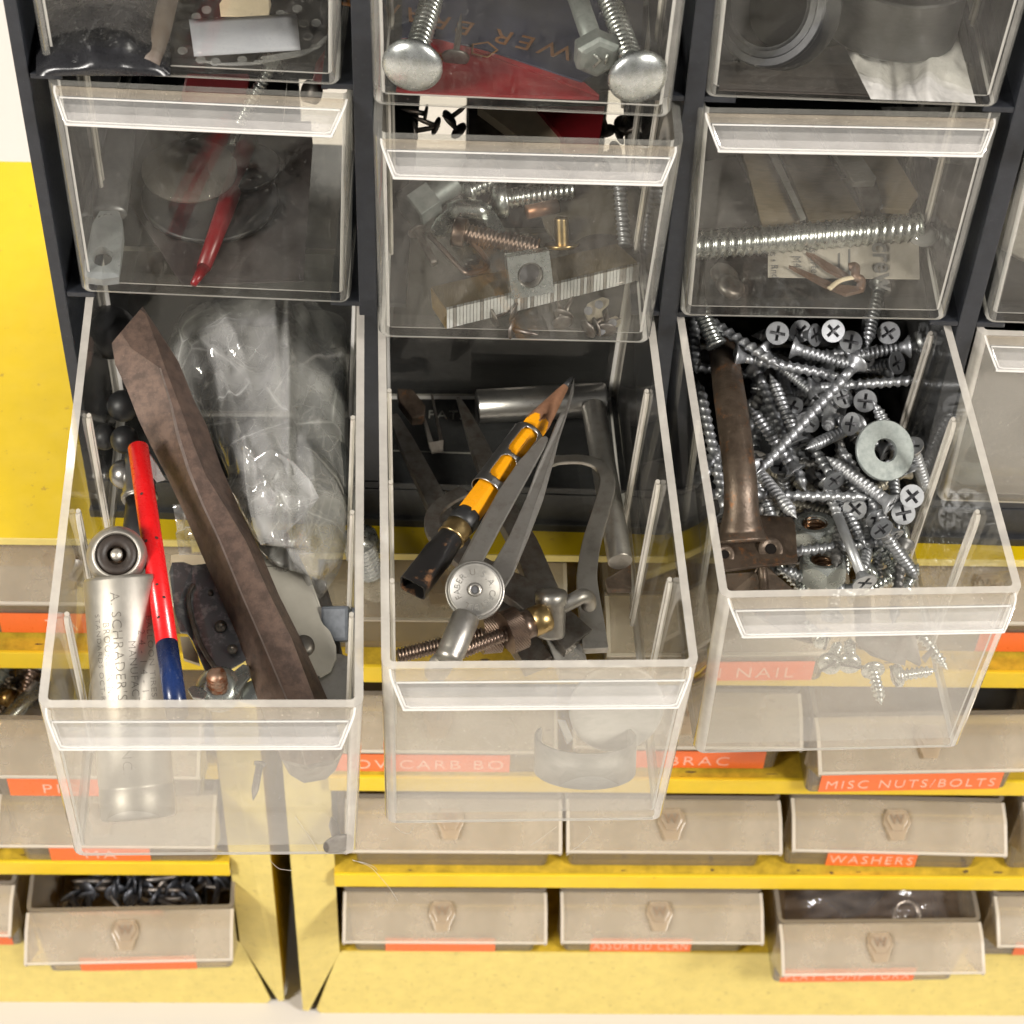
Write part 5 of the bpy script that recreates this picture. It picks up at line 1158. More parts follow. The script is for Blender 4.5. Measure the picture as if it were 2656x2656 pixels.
mb = MB(); mb.lathe([(.52, -.26), (.66, -.21), (.77, -.1), (.77, .36)], 6, 0, None, smooth=False); hd = mb.build('head', [M_ZINCD], t, bevel=.03)
mb = MB(); mb.tube([(-.25, -.17, -.27), (.0, .04, -.27), (.25, -.17, -.27)], .045, 6); mb.tube([(-.17, .2, -.27), (.2, .25, -.27)], .045, 6); mb.build('raised_mark', [M_ZINC], hd)
mb = MB(); mb.lathe([(.33, .3), (.33, l)], 24); mb.build('shank', [M_ZINCD], t)
a, b = K2('A2', 572, 305, .45), K2('A2', 603, 70, 1.1); M = axis(a, b); l = (b - a).length
t = thing('tack', 'dark tack standing on its head between the bolts in the top middle drawer', 'tack', M)
mb = MB(); mb.lathe([(.05, -.08), (.42, -.04), (.45, .03), (.12, .1)], 20); mb.build('head', [M_STEELD], t)
mb = MB(); mb.lathe([(.11, .05), (.1, l * .6), (.01, l)], 8, 0, None, smooth=False); mb.build('spike', [M_STEELD], t)
M_PKRED = solid('red printed card', (.22, .010, .014), .5, var=.15); M_PKBLU = solid('dark blue printed card', (.022, .026, .06), .5, var=.2); M_PKTXT = solid('faded orange print', (.20, .085, .028), .6)
t = wthing('printed_packet', 'red and dark blue printed cardboard packet under the bolts, its lettering upside down', 'packet', K2('A2', 800, 300, .2))
mb = MB(); plate(mb, [K2('A2', 290, 190, .3), K2('A2', 480, 195, .3), K2('A2', 740, 262, .3), K2('A2', 1240, 425, .3), K2('A2', 1330, 500, .2), K2('A2', 1330, 512, .1), K2('A2', 480, 492, .1), K2('A2', 260, 470, .2)], uA, .12); wpart(t, 'red_panel', mb, [M_PKRED])
mb = MB(); plate(mb, [K2('A2', 290, -90, .34), K2('A2', 1570, -90, .34), K2('A2', 1550, 240, .34), K2('A2', 1240, 428, .34), K2('A2', 740, 265, .34), K2('A2', 480, 200, .34), K2('A2', 290, 195, .34)], uA, .1); bp = wpart(t, 'blue_panel', mb, [M_PKBLU])
for txt, p, q_, sz in (('TOWER BRAND', (1150, 275), (330, 75), 1.1), ('E', (520, 330), (430, 290), 1.0)):
    a, b = K2('A2', p[0], p[1], .36), K2('A2', q_[0], q_[1], .36); c = (a + b) / 2
    o = text_mesh(txt, sz, M_PKTXT, bp, Matrix.Identity(4), depth=.008, spacing=1.35); o.matrix_local = frame(c + uA * .02, uA, b - a); o.matrix_parent_inverse = Matrix.Identity(4)
a, b = K2('A2', 690, 260, .36), K2('A2', 640, 240, .36); mb = MB(); mb.ringlathe([(.4, 0), (.48, 0), (.48, .02), (.4, .02)], 5, 0, frame(K2('A2', 720, 262, .37), uA, xA)); wpart(t, 'printed_star', mb, [M_PKTXT])
# --- top left drawer
uT = up('A1'); K13 = lambda x, y, h: I('A1', 13, x, y, h)
t = wthing('perforated_strip', 'clear perforated plastic oval under the white taped label in the top left drawer', 'plastic strip', K13(1000, 350, .3))
mb = MB(); out = [(365, 300), (390, 200), (480, 110), (620, 40), (820, -20), (1200, -40), (1500, 40), (1640, 130), (1668, 235), (1580, 350), (1440, 420), (1240, 460), (1050, 500), (900, 505), (760, 490), (600, 462), (460, 420), (380, 345)]
bm = bmesh.new(); V_ = [bm.verts.new(K13(x, y, .30 + .0007 * (400 - y) * .6)) for x, y in out]; es = [bm.edges.new((V_[k], V_[(k + 1) % len(V_)])) for k in range(len(V_))]
for hx, hy in ((515, 385), (655, 455), (975, 455), (540, 190), (620, 125), (1480, 275), (1545, 170), (1450, 175), (770, 470), (1105, 462), (1540, 355), (700, 70), (1270, 100), (1400, 60)):
    H_ = [bm.verts.new(K13(hx + 38 * math.cos(k * PI / 5), hy + 28 * math.sin(k * PI / 5) * .9, .31)) for k in range(10)]
    es += [bm.edges.new((H_[k], H_[(k + 1) % 10])) for k in range(10)]
bmesh.ops.triangle_fill(bm, edges=es, use_beauty=True); bm.verts.index_update()
mb.add([tuple(v.co) for v in bm.verts], [[v.index for v in f.verts] for f in bm.faces]); bm.free()
o = wpart(t, 'strip', mb, [clear('grey clear strip', haze=.22, hazecol=(.55, .55, .55), f0=.12, rough=.15)]); md = o.modifiers.new('thickness', 'SOLIDIFY'); md.thickness = .06
mb = MB(); vs = []; fs = []
for i in range(11):
    for j in range(9):
        u_, v_ = i / 10, j / 8; top = lerp(Vector((565, 150)), Vector((1395, 105)), u_); bot = lerp(Vector((605, 435)), Vector((1425, 385)), u_); p = lerp(top, bot, v_)
        vs.append(K13(p.x, p.y, .5 + .22 * math.sin(PI * v_) - .06 * abs(v_ - .5)))
for i in range(10):
    for j in range(8): fs.append((i * 9 + j, i * 9 + 9 + j, i * 9 + 10 + j, i * 9 + 1 + j))
mb.add(vs, fs, 0, True); o = solo('label_tape', mb, [M_TAPE], 'grey white taped paper label lying on the perforated strip', 'label'); md = o.modifiers.new('thickness', 'SOLIDIFY'); md.thickness = .03
mb = MB(); plate(mb, [K13(810, 120, .36), K13(800, 30, .4), K13(860, -60, .5), K13(1180, -60, .5), K13(1200, 30, .4), K13(1180, 125, .36)], uT, .04); solo('card_tag', mb, [M_CREAM], 'tan card tag partly under the white taped label', 'tag')
K1 = lambda d, x, y, h: I(d, 1, x, y, h)
mb = MB(); vs = []; fs = []
for i in range(25):
    for j in range(21):
        x = lerp(190, 900, j / 20); y = lerp(-180, 400, i / 24); e = math.sin(PI * i / 24) * math.sin(PI * j / 20)
        vs.append(K1('A1', x, y, .1 + .9 * e ** .5 + .6 * e * mnoise.noise(Vector((x / 150, y / 150, 4)))))
for i in range(24):
    for j in range(20): fs.append((i * 21 + j, i * 21 + j + 1, i * 21 + j + 22, i * 21 + j + 21))
mb.add(vs, fs, 0, True); solo('black_bag', mb, [solid('glossy black film', (.018, .018, .02), .28, var=.3, bump=.35, bscale=1.2)], 'crumpled glossy black film filling the left of the top left drawer', 'bag')
mb = MB(); mb.tube([K1('A1', 790, 345, .3), K1('A1', 850, 160, .5), K1('A1', 910, -100, .7)], .33, 10); solo('wooden_stick', mb, [solid('grey brown stick', (.13, .10, .08), .6)], 'grey brown stick beside the perforated strip', 'stick')
t = wthing('red_clamp', 'deep red plastic piece with a zinc screw under the top left drawer contents', 'clamp', I('B1', 13, 800, 680, 3))
mb = MB(); plate(mb, [I('B1', 13, 540, 560, 5.6), I('B1', 13, 1040, 560, 5.6), I('B1', 13, 1010, 730, 5.0), I('B1', 13, 500, 730, 5.0)], up('B1'), .4); wpart(t, 'body', mb, [M_REDD], bevel=.1)
mb = MB(); M = axis(I('B1', 13, 1235, 440, 6.2), I('B1', 13, 1080, 720, 5.2)); mb.lathe([(.5, 0), (.5, .4), (.25, .45)], 6, 0, M, smooth=False); mb.thread(.2, .26, .4, 2.6, .16, 12, 0, M); wpart(t, 'screw', mb, [M_ZINC])
mb = MB(); plate(mb, [I('B1', 13, 1510, 640, 5.4), I('B1', 13, 1540, 480, 6.0), I('B1', 13, 1640, 340, 6.4), I('B1', 13, 1640, 640, 5.4)], up('B1'), .3); wpart(t, 'lug', mb, [M_REDD], bevel=.05)
mb = MB(); mb.tube([I('B1', 13, 1470, 700, 5.2), I('B1', 13, 1550, 720, 5.0)], .4, 12); wpart(t, 'stud', mb, [M_STEELD])
# --- second row left drawer
uB = up('B1'); yB = DM['B1'].to_3x3() @ Vector((0, 1, 0)); xB = dirx('B1')
t = wthing('wrench', 'grey wrench handle end with a round hole, standing by the left wall of its drawer', 'wrench', K1('B1', 545, 1370, .6))
n_ = (uB * .75 - yB * .66).normalized()
bm = bmesh.new(); out = [(455, 1478), (540, 1490), (628, 1480), (640, 1380), (652, 1250), (648, 1180), (625, 1130), (570, 1120), (530, 1135), (490, 1200), (465, 1300), (455, 1400)]
hb = lambda y: .25 + (1490 - y) / 370 * .55
V_ = [bm.verts.new(K1('B1', x, y, hb(y))) for x, y in out]; es = [bm.edges.new((V_[k], V_[(k + 1) % len(V_)])) for k in range(len(V_))]
H_ = [bm.verts.new(K1('B1', 542 + 54 * math.cos(k * PI / 10), 1370 + 50 * math.sin(k * PI / 10), hb(1370))) for k in range(20)]; es += [bm.edges.new((H_[k], H_[(k + 1) % 20])) for k in range(20)]
bmesh.ops.triangle_fill(bm, edges=es, use_beauty=True); bm.verts.index_update(); mb = MB(); mb.add([tuple(v.co) for v in bm.verts], [[v.index for v in f.verts] for f in bm.faces]); bm.free()
M_CAST = solid('grey cast handle', (.40, .42, .43), .45, .5, var=.1, bump=.1)
o = wpart(t, 'eye_end', mb, [M_CAST]); md = o.modifiers.new('thickness', 'SOLIDIFY'); md.thickness = .45; md.offset = 0
mb = MB(); SP = smooth_path([K1('B1', 575, 1130, .85), K1('B1', 588, 1000, .9), K1('B1', 598, 860, 1.0), K1('B1', 605, 700, 1.1), K1('B1', 612, 560, 1.2)], 5); mb.tube(SP, [lerp(.62, .78, i / (len(SP) - 1)) for i in range(len(SP))], 16, flat=.6); wpart(t, 'handle', mb, [solid('dark grey handle', (.17, .17, .17), .4, .5, var=.15)])
mb = MB(); plate(mb, [K1('B1', 515, 1150, .95), K1('B1', 540, 1098, 1.0), K1('B1', 575, 1088, 1.0), K1('B1', 605, 1100, 1.0), K1('B1', 622, 1145, .95), K1('B1', 570, 1128, .98)], uB, .1); wpart(t, 'shoulder', mb, [M_ZINC])
t = wthing('red_stick', 'dull red screwdriver with a dark tip lying in the second row left drawer', 'screwdriver', K1('B1', 1200, 1050, .6))
mb = MB(); SP = [K1('B1', 1315, 735, .9), K1('B1', 1290, 800, .9), K1('B1', 1180, 1130, .7), K1('B1', 1075, 1410, .5)]; mb.tube(SP, [.34, .40, .34, .25], 14); wpart(t, 'handle', mb, [M_REDD])
mb = MB(); mb.tube([SP[3], K1('B1', 1020, 1500, .4)], [.22, .12], 10); wpart(t, 'end', mb, [M_REDD])
mb = MB(); mb.tube([K1('B1', 1220, 770, 1.0), K1('B1', 1290, 560, 1.2)], .16, 10); wpart(t, 'shaft', mb, [M_ZINC])
for i, (x, y, h, r, m, l) in enumerate([(1110, 1040, .5, 2.45, M_RUBBER, 'black round disc under the red screwdriver'), (1000, 900, 1.4, 1.7, clear('smoky disc', tint=(.75, .75, .75), haze=.25, hazecol=(.42, .38, .34)), 'smoky grey clear disc above the black disc'), (1290, 880, .9, 1.3, M_BLKMETAL, 'small dark disc by the red screwdriver handle')]):
    mb = MB(); c = K1('B1', x, y, h); mb.lathe([(r * .97, -.12), (r, -.08), (r, .08), (r * .97, .12), (r * .6, .13), (.001, .1)], 48, 0, frame(c, uB, xB)); solo('disc', mb, [m], l, 'disc', 'discs in the second row left drawer')
mb = MB(); mb.tube([K1('B1', 350, 760, 2.2), K1('B1', 420, 480, 3.0), K1('B1', 470, 300, 3.4)], 1.3, 20, flat=.7); solo('dark_bottle', mb, [solid('dark grey pouch', (.05, .05, .055), .35, var=.3, bump=.3, bscale=2)], 'dark rounded pouch at the back left of the second row left drawer', 'pouch')
mb = MB(); plate(mb, [K1('B1', 650, 1020, .3), K1('B1', 800, 640, .4), K1('B1', 1640, 640, .4), K1('B1', 1650, 760, .4), K1('B1', 1600, 1480, .15), K1('B1', 960, 1500, .15)], uB, .05); solo('dark_card', mb, [solid('dark brown card', (.045, .036, .036), .6, var=.4, scale=1)], 'dark brown card lining the floor of the second row left drawer', 'card')
mb = MB(); mb.tube([K1('B1', 900, 620, 2.6), K1('B1', 1150, 520, 3.0), K1('B1', 1500, 560, 2.8)], 1.15, 18, flat=.7); solo('black_roll', mb, [solid('black roll', (.03, .028, .03), .35, var=.3)], 'black roll across the back of the second row left drawer', 'roll')
# --- second row middle drawer
uM = up('B2'); yM = DM['B2'].to_3x3() @ Vector((0, 1, 0)); xM = dirx('B2'); KB = lambda x, y, h: I('B2', 2, x, y, h)
t = wthing('staple_strip', 'strip of staples leaning across the front of the second row middle drawer', 'staples', KB(1000, 1500, .5))
A, B = KB(525, 1735, .25), KB(1540, 1480, .25); A2, B2 = KB(525, 1635, .85), KB(1545, 1395, .85)
M_STP = solid('staple wire ends', (.62, .62, .60), .4, .5, var=.1, scale=1.2)
mb = MB(); nst = 58
for i in range(nst):
    u0, u1_ = i / nst, (i + .86) / nst
    dd = yM * random.uniform(0, .012)
    q4 = [lerp(A, B, u0) + dd, lerp(A, B, u1_) + dd, lerp(A2, B2, u1_) + dd, lerp(A2, B2, u0) + dd]; mb.add(q4 + [p + yM * .12 for p in q4], [(0, 1, 2, 3), (0, 4, 5, 1), (1, 5, 6, 2), (2, 6, 7, 3), (3, 7, 4, 0)], 0 if random.random() < .72 else 1)
wpart(t, 'front_legs', mb, [M_STP, M_STEEL])
A3, B3 = KB(445, 1520, .85), KB(1430, 1290, .85)
mb = MB(); plate(mb, [A2 + (A3 - A2) * .02, B2, B3, A3], (uM), .06); plate(mb, [A3, B3, B3 - uM * .6, A3 - uM * .6], yM * -1, .06); wpart(t, 'crown_rail', mb, [solid('glued brass toned staples', (.24, .19, .11), .35, .7, var=.25, stretch=(8, 1, 1))])
mb = MB(); plate(mb, [A - xM * .02, A2 - xM * .02, A3 - xM * .02, KB(450, 1625, .3)], xM * -1, .03); wpart(t, 'end_face', mb, [M_BRASS])
c = KB(968, 1452, 1.6); n_ = (CAM - c).normalized() * .75 - yM * .35 + xM * .15; n_.normalize(); Mq = frame(c, n_, xM) @ Matrix.Rotation(.16, 4, 'Z')
t = thing('square_nut', 'bright square nut resting on the staple strip', 'nut', Mq)
bm = bmesh.new(); hw = .74; sq = [bm.verts.new((x, y, .0)) for x, y in ((-hw, -hw), (hw, -hw), (hw, hw), (-hw, hw))]; ci = [bm.verts.new((.45 * math.cos(k * PI / 12), .45 * math.sin(k * PI / 12), 0)) for k in range(24)]
es = [bm.edges.new((sq[k], sq[(k + 1) % 4])) for k in range(4)] + [bm.edges.new((ci[k], ci[(k + 1) % 24])) for k in range(24)]; bmesh.ops.triangle_fill(bm, edges=es, use_beauty=True); bm.verts.index_update()
mb = MB(); mb.add([tuple(v.co) for v in bm.verts], [[v.index for v in f.verts] for f in bm.faces]); bm.free(); o = mb.build('body', [M_ZINC], t); md = o.modifiers.new('thickness', 'SOLIDIFY'); md.thickness = .6; md.offset = -1
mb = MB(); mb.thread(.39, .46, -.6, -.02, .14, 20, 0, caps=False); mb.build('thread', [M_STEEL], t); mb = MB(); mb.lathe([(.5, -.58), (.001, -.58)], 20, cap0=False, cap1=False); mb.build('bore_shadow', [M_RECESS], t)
# wing nut
t = wthing('wing_nut', 'zinc wing nut above the copper coloured screw in the second row middle drawer', 'wing nut', KB(640, 1140, .7))
n_ = (uM * .8 - yM * .5).normalized()
for pts in ([(440, 1205), (470, 1150), (545, 1088), (578, 1110), (560, 1160), (510, 1245), (470, 1240)], [(708, 1150), (735, 1100), (770, 1105), (810, 1160), (840, 1220), (800, 1232), (735, 1190)]):
    mb = MB(); plate(mb, [KB(x, y, .9) for x, y in pts], n_, .2); wpart(t, 'wing', mb, [M_ZINC], bevel=.05)
mb = MB(); mb.tube([KB(545, 1120, .8), KB(600, 1100, .95), KB(690, 1105, .95), KB(740, 1130, .8)], .35, 14); wpart(t, 'hub', mb, [M_ZINC])
def simple_bolt(d, cr, name, lab, a, b, mats, hr, hl, r0, r1, pitch, sides=24, dm=False, cat='bolt', group=None):
    A, B = I(d, cr, *a), I(d, cr, *b); M = axis(A, B); l = (B - A).length; t = thing(name, lab, cat, M, group)
    mb = MB()
    if dm: mb.lathe(dome(hr, hl) + [(hr * .9, .06), (r0, .08)], sides)
    else: mb.lathe([(hr * .9, -hl), (hr, -hl + .06), (hr, .04)], sides, smooth=sides > 8)
    mb.build('head', [mats[0]], t, bevel=0 if dm else .02)
    mb = MB(); bolt(mb, None, r0, r1, .0, l, pitch); mb.build('shank', [mats[1]], t)
simple_bolt('B2', 2, 'machine_screw', 'copper brown round-headed screw below the wing nut', (620, 1230, .6), (1010, 1310, .5), (M_BRONZE, M_BRONZE), .52, .42, .32, .40, .15, cat='screw')
simple_bolt('B2', 2, 'carriage_bolt', 'shiny domed bolt pointing right in the second row middle drawer', (830, 1050, .8), (1190, 1000, .9), (M_ZINC, M_ZINC), .68, .5, .30, .38, .2, dm=True)
simple_bolt('B2', 2, 'carriage_bolt', 'shiny domed bolt head left of the one pointing right', (650, 1000, .9), (830, 930, 1.2), (M_ZINC, M_ZINC), .52, .4, .3, .36, .2, dm=True)
simple_bolt('B2', 2, 'hex_bolt', 'dull hex bolt head at the left of the second row middle drawer', (430, 1050, .9), (560, 960, 1.1), (M_ZINCD, M_ZINCD), .85, .9, .5, .5, .3, sides=6)
simple_bolt('B2', 2, 'machine_screw', 'dark screw standing along the right wall of the second row middle drawer', (1435, 960, 1.6), (1465, 1300, .5), (M_STEELD, M_GREY), .62, .3, .2, .27, .19, dm=True, cat='screw')
simple_bolt('B2', 2, 'brass_bushing', 'small brass bushing standing near the middle of its drawer', (1135, 1290, .2), (1130, 1150, 1.0), (M_BRASS, M_BRASS), .62, .1, .26, .26, .3, cat='bushing')
simple_bolt('B2', 2, 'nail', 'dark nail pointing at the staple strip in the second row middle drawer', (370, 1220, .5), (462, 1390, .2), (M_STEELD, M_STEELD), .34, .1, .14, .15, .5, cat='nail')
mb = MB(); mb.tube(smooth_path([KB(430, 1235, .4), KB(520, 1330, .4), KB(600, 1415, .35), KB(640, 1440, .35), KB(715, 1425, .35), KB(740, 1385, .4), KB(690, 1310, .4), KB(620, 1240, .4)], 5), .1, 8); solo('wire_loop', mb, [M_BRONZE], 'bent copper brown wire loop left of the square nut', 'wire')
mb = MB(); mb.lathe([(1.9, -.05), (1.95, 0), (1.9, .06), (1.5, .14), (.001, .16)], 48, 0, frame(KB(1310, 1130, .35), (uM * .95 - yM * .2), xM)); solo('olive_disc', mb, [solid('olive brown disc', (.11, .095, .065), .4, .3, var=.2)], 'olive brown disc at the right of the second row middle drawer', 'disc')
mb = MB(); mb.lathe([(1.3, -.04), (1.3, .04), (.001, .05)], 40, 0, frame(KB(1360, 1370, .3), uM, xM)); solo('dark_washer', mb, [M_STEELD], 'dark disc behind the right end of the staple strip', 'disc')
mb = MB(); mb.tube([KB(950, 1120, .7), KB(1110, 1085, .7)], .26, 12); solo('copper_pin', mb, [solid('copper pin', (.32, .16, .09), .4, .7)], 'short copper pin above the brass bushing', 'pin')
t = wthing('wire_clip', 'small bent cream metal clip with punched holes at the lower right of its drawer', 'clip', KB(1340, 1680, .3))
n_ = (uM * .75 - yM * .65).normalized()
M_CLIP = solid('cream plated clip', (.52, .46, .36), .35, .6, var=.15)
mb = MB(); plate(mb, [KB(1255, 1650, .25), KB(1270, 1600, .45), KB(1350, 1565, .55), KB(1385, 1580, .5), KB(1380, 1610, .4), KB(1345, 1640, .4), KB(1355, 1690, .3), KB(1420, 1665, .35), KB(1450, 1690, .3), KB(1440, 1715, .25), KB(1360, 1760, .1), KB(1320, 1755, .1), KB(1280, 1720, .1)], n_, .2); cl = wpart(t, 'body', mb, [M_CLIP], bevel=.05)
for x, y in ((1328, 1607), (1272, 1640), (1400, 1705), (1340, 1745)):
    mb = MB(); mb.lathe([(.15, .0), (.001, .012)], 16, 0, frame(KB(x, y, .5 - (y - 1600) * .0022) + n_ * .06, n_, xM), cap0=False, cap1=False); wpart(t, 'hole', mb, [M_RECESS])
t = wthing('grey_block', 'grey metal offcuts behind the wing nut', 'metal piece', KB(400, 900, .8))
mb = MB(); plate(mb, [KB(330, 900, 1.2), KB(480, 900, 1.2), KB(540, 1000, 1.0), KB(440, 1150, .8), KB(320, 1060, .9)], uM, .3); wpart(t, 'piece', mb, [M_STEELD], bevel=.05)
for i in range(26):
    x, y = random.uniform(330, 1480), random.uniform(640, 1000) if i < 17 else random.uniform(1560, 1740)
    if i >= 17: x = random.uniform(700, 1400)
    a = KB(x, y, .2 + (.9 if y < 1000 else 0) * random.random()); an = random.uniform(0, 6.3); b = a + (xM * math.cos(an) + yM * math.sin(an)) * random.uniform(.7, 1.2) + uM * .1
    M = axis(a, b); l = (b - a).length
    if i == 0:
        tk = thing('tack', 'dark tack among those scattered on the floor of the second row middle drawer', 'tack', M, 'dark tacks in the second row middle drawer')
        mb = MB(); mb.lathe([(.05, -.06), (.34, -.03), (.36, .02), (.1, .07)], 16); mb.build('head', [M_STEELD], tk); mb = MB(); mb.lathe([(.1, .04), (.09, .6), (.01, .95)], 8); mb.build('spike', [M_STEELD], tk)
    else: c_ = copy_tree(tk); c_.matrix_world = M
for (x, y, an, h) in ((470, 665, 2.6, 1.2), (540, 625, .9, 1.4), (415, 600, 2.9, 1.5), (360, 690, .3, 1.0), (1370, 690, 1.8, 1.2), (1435, 715, .7, 1.1), (1458, 665, 1.5, 1.3), (590, 690, 2.2, 1.1)):
    a = KB(x, y, h); b = a + xM * math.cos(an) + uM * math.sin(an) * .8; c_ = copy_tree(tk); c_.matrix_world = axis(a, b)
t = wthing('red_box', 'red and cream card box end seen through the gap above the second row middle drawer', 'box', KB(1250, 640, 2))
mb = MB(); plate(mb, [KB(1000, 560, 2.4), KB(1360, 560, 2.4), KB(1330, 740, 2.2), KB(1150, 740, 2.2)], uM, .6); wpart(t, 'red_panel', mb, [M_PKRED])
mb = MB(); plate(mb, [KB(690, 560, 2.2), KB(990, 560, 2.2), KB(1140, 740, 2.0), KB(930, 740, 2.0)], uM, .4); wpart(t, 'cream_panel', mb, [M_CREAM])
mb = MB(); plate(mb, [KB(640, 570, 1.8), KB(760, 570, 1.8), KB(960, 760, 1.6), KB(640, 760, 1.6)], uM, .4); wpart(t, 'grey_panel', mb, [M_STEELD])
# --- top right drawer: two black collars and silvery film
uR = up('A3'); yR_ = DM['A3'].to_3x3() @ Vector((0, 1, 0)); xR_ = dirx('A3'); K3 = lambda d, x, y, h: I(d, 3, x, y, h)
def collar(name, lab, c, n, x, R, r, h, mat, grp):
    M = frame(c, n, x); t = thing(name, lab, 'collar', M, grp)
    prof = [(r, h / 2), (r, -h / 2), (R * .97, -h / 2), (R, -h / 2 + .06)] + [p for i in range(26) for p in ((R, -h / 2 + .1 + i * (h - .2) / 26), (R - .010, -h / 2 + .1 + (i + .5) * (h - .2) / 26))] + [(R, h / 2 - .06), (R * .97, h / 2), (R * .86, h / 2 + .02), (R * .84, h / 2 - .02), (R * .74, h / 2 + .02), (r * 1.06, h / 2)]
    mb = MB(); mb.ringlathe(prof, 64); mb.build('ring', [mat], t, autosmooth=True)
    return t
c = K3('A3', 640, 30, 2.3); collar('steel_collar', 'black steel collar standing tilted at the left of the top right drawer', c, (CAM - c).normalized() * .72 - xR_ * .45 + uR * .1, uR, 1.95, 1.32, 1.2, M_BLKMETAL, 'black steel collars in the top right drawer')
c = K3('A3', 1255, 0, 1.6); collar('steel_collar', 'grey lined steel collar lying flat at the right of the top right drawer', c, uR * 1.0 + yR_ * .12 + xR_ * .05, xR_, 2.2, 1.75, 2.0, solid('grey turned steel', (.12, .118, .115), .4, .85, var=.2, stretch=(1, 1, 10)), 'black steel collars in the top right drawer')
def film(lab, P, d, h):
    mb = MB(); vs = []; fs = []; n, m = 30, 40
    for i in range(n + 1):
        for j in range(m + 1):
            u_, v_ = i / n, j / m; l = lerp(Vector(P[0]), Vector(P[3]), u_); r = lerp(Vector(P[1]), Vector(P[2]), u_); p = lerp(l, r, v_)
            vs.append(K3(d, p.x, p.y, h + .05 * math.sin(v_ * 26 + u_ * 5) + .22 * math.sin(v_ * 9 + u_ * 3) + .2 * mnoise.noise(Vector((p.x / 70, p.y / 120, h)))))
    for i in range(n):
        for j in range(m): fs.append((i * (m + 1) + j, i * (m + 1) + j + 1, (i + 1) * (m + 1) + j + 1, (i + 1) * (m + 1) + j))
    mb.add(vs, fs, 0, True); solo('film_sheet', mb, [M_FILM], lab, 'film', 'silvery film in the upper right drawers')
film('silvery wrinkled film under the collars in the top right drawer', [(985, 230), (1560, 90), (1680, 540), (1130, 520)], 'A3', .6)
film('silvery film continuing below into the second row right drawer', [(1180, 560), (1600, 560), (1540, 860), (1330, 800)], 'B3', 3.2)
mb = MB(); plate(mb, [K3('A3', 350, 330, .2), K3('A3', 1000, 230, .2), K3('A3', 1120, 500, .15), K3('A3', 330, 470, .15)], uR, .04); solo('brown_card', mb, [solid('dark brown card', (.05, .042, .036), .6, var=.3)], 'dark brown card on the floor of the top right drawer', 'card')
# --- second row right drawer: brass blades, threaded rod, printed card, clip
uS = up('B3'); yS = DM['B3'].to_3x3() @ Vector((0, 1, 0)); xS = dirx('B3'); KS = lambda x, y, h: K3('B3', x, y, h)
M_BLADE = solid('brassy brown blade', (.30, .235, .145), .45, .25, var=.25, scale=2, stretch=(1, 9, 1)); M_BLADEG = solid('grey blade edge', (.40, .39, .36), .45, .4, var=.2, stretch=(1, 9, 1))
for i, (P, h, mt, l) in enumerate([([(400, 640), (520, 640), (760, 1150), (720, 1190), (560, 1190), (480, 880)], .7, M_BLADE, 'broad brassy blade at the left of the three in its drawer'), ([(600, 640), (800, 640), (1080, 1110), (1000, 1150), (800, 1150)], .6, M_BLADE, 'broad brassy blade between the other two'),
                              ([(1010, 640), (1150, 640), (1380, 1020), (1330, 1100), (1190, 1090)], .9, M_BLADE, 'brassy blade lying nearest the silvery film'), ([(830, 640), (960, 640), (1160, 930), (1150, 950), (1040, 955)], 1.3, M_BLADEG, 'grey ridged blade lying on top of the brassy ones'), ([(1050, 960), (1160, 950), (1190, 1050), (1150, 1110), (1100, 1110)], 1.1, M_STEELD, 'dark steel block end below the grey ridged blade')]):
    mb = MB(); plate(mb, [KS(x, y, h + (1150 - y) * .0015) for x, y in P], uS, .25); solo('blade', mb, [mt], l, 'blade', 'metal blades in the second row right drawer', bevel=.03)
for i, (P, h) in enumerate([([(520, 640), (560, 640), (790, 1140), (760, 1150)], .9), ([(950, 640), (985, 640), (1195, 1080), (1180, 1090)], 1.0)]):
    mb = MB(); plate(mb, [KS(x, y, h + (1150 - y) * .0015) for x, y in P], uS, .1); solo('blade_strip', mb, [M_BLADEG], ['thin grey strip beside the left brassy blade', 'thin grey strip beside the middle brassy blade'][i], 'strip', 'metal blades in the second row right drawer')
simple_bolt('B3', 3, 'threaded_rod', 'long zinc threaded rod lying across the second row right drawer', (1385, 1190, .7), (200, 1290, .7), (M_ZINC, M_ZINC), .55, .05, .46, .56, .30, cat='threaded rod')
mb = MB(); mb.lathe([(.2, -.3), (.5, -.2), (.6, 0), (.5, .25), (.2, .3)], 20, 0, frame(KS(1400, 1230, .5), uS, xS)); solo('clear_ball', mb, [clear('cloudy plug', haze=.4, hazecol=(.62, .62, .6), f0=.1)], 'cloudy plastic plug at the right end of the threaded rod', 'plug')
t = wthing('printed_card', 'cream card printed with upside-down words at the front of its drawer', 'card', KS(1000, 1380, .25))
mb = MB(); plate(mb, [KS(590, 1290, .42), KS(1380, 1250, .42), KS(1385, 1460, .2), KS(590, 1450, .2)], uS, .05); cd = wpart(t, 'sheet', mb, [solid('cream paper', (.46, .42, .36), .7, var=.08)])
M_INK = solid('grey print', (.16, .155, .15), .7)
for txt, x, y, sz, bo in (('Screw', 1190, 1370, 1.05, .02), ('assorted', 830, 1375, .42, 0), ('M4', 740, 1375, .42, 0), ('pcs \u2022 Rnd', 620, 1375, .38, 0)):
    c = KS(x, y, .345 + (1370 - y) * .001); o = text_mesh(txt, sz, M_INK, cd, Matrix.Identity(4), depth=.004, bold=bo); o.matrix_local = frame(c + uS * .03, (uS - yS * .2), -yS); o.matrix_parent_inverse = Matrix.Identity(4)
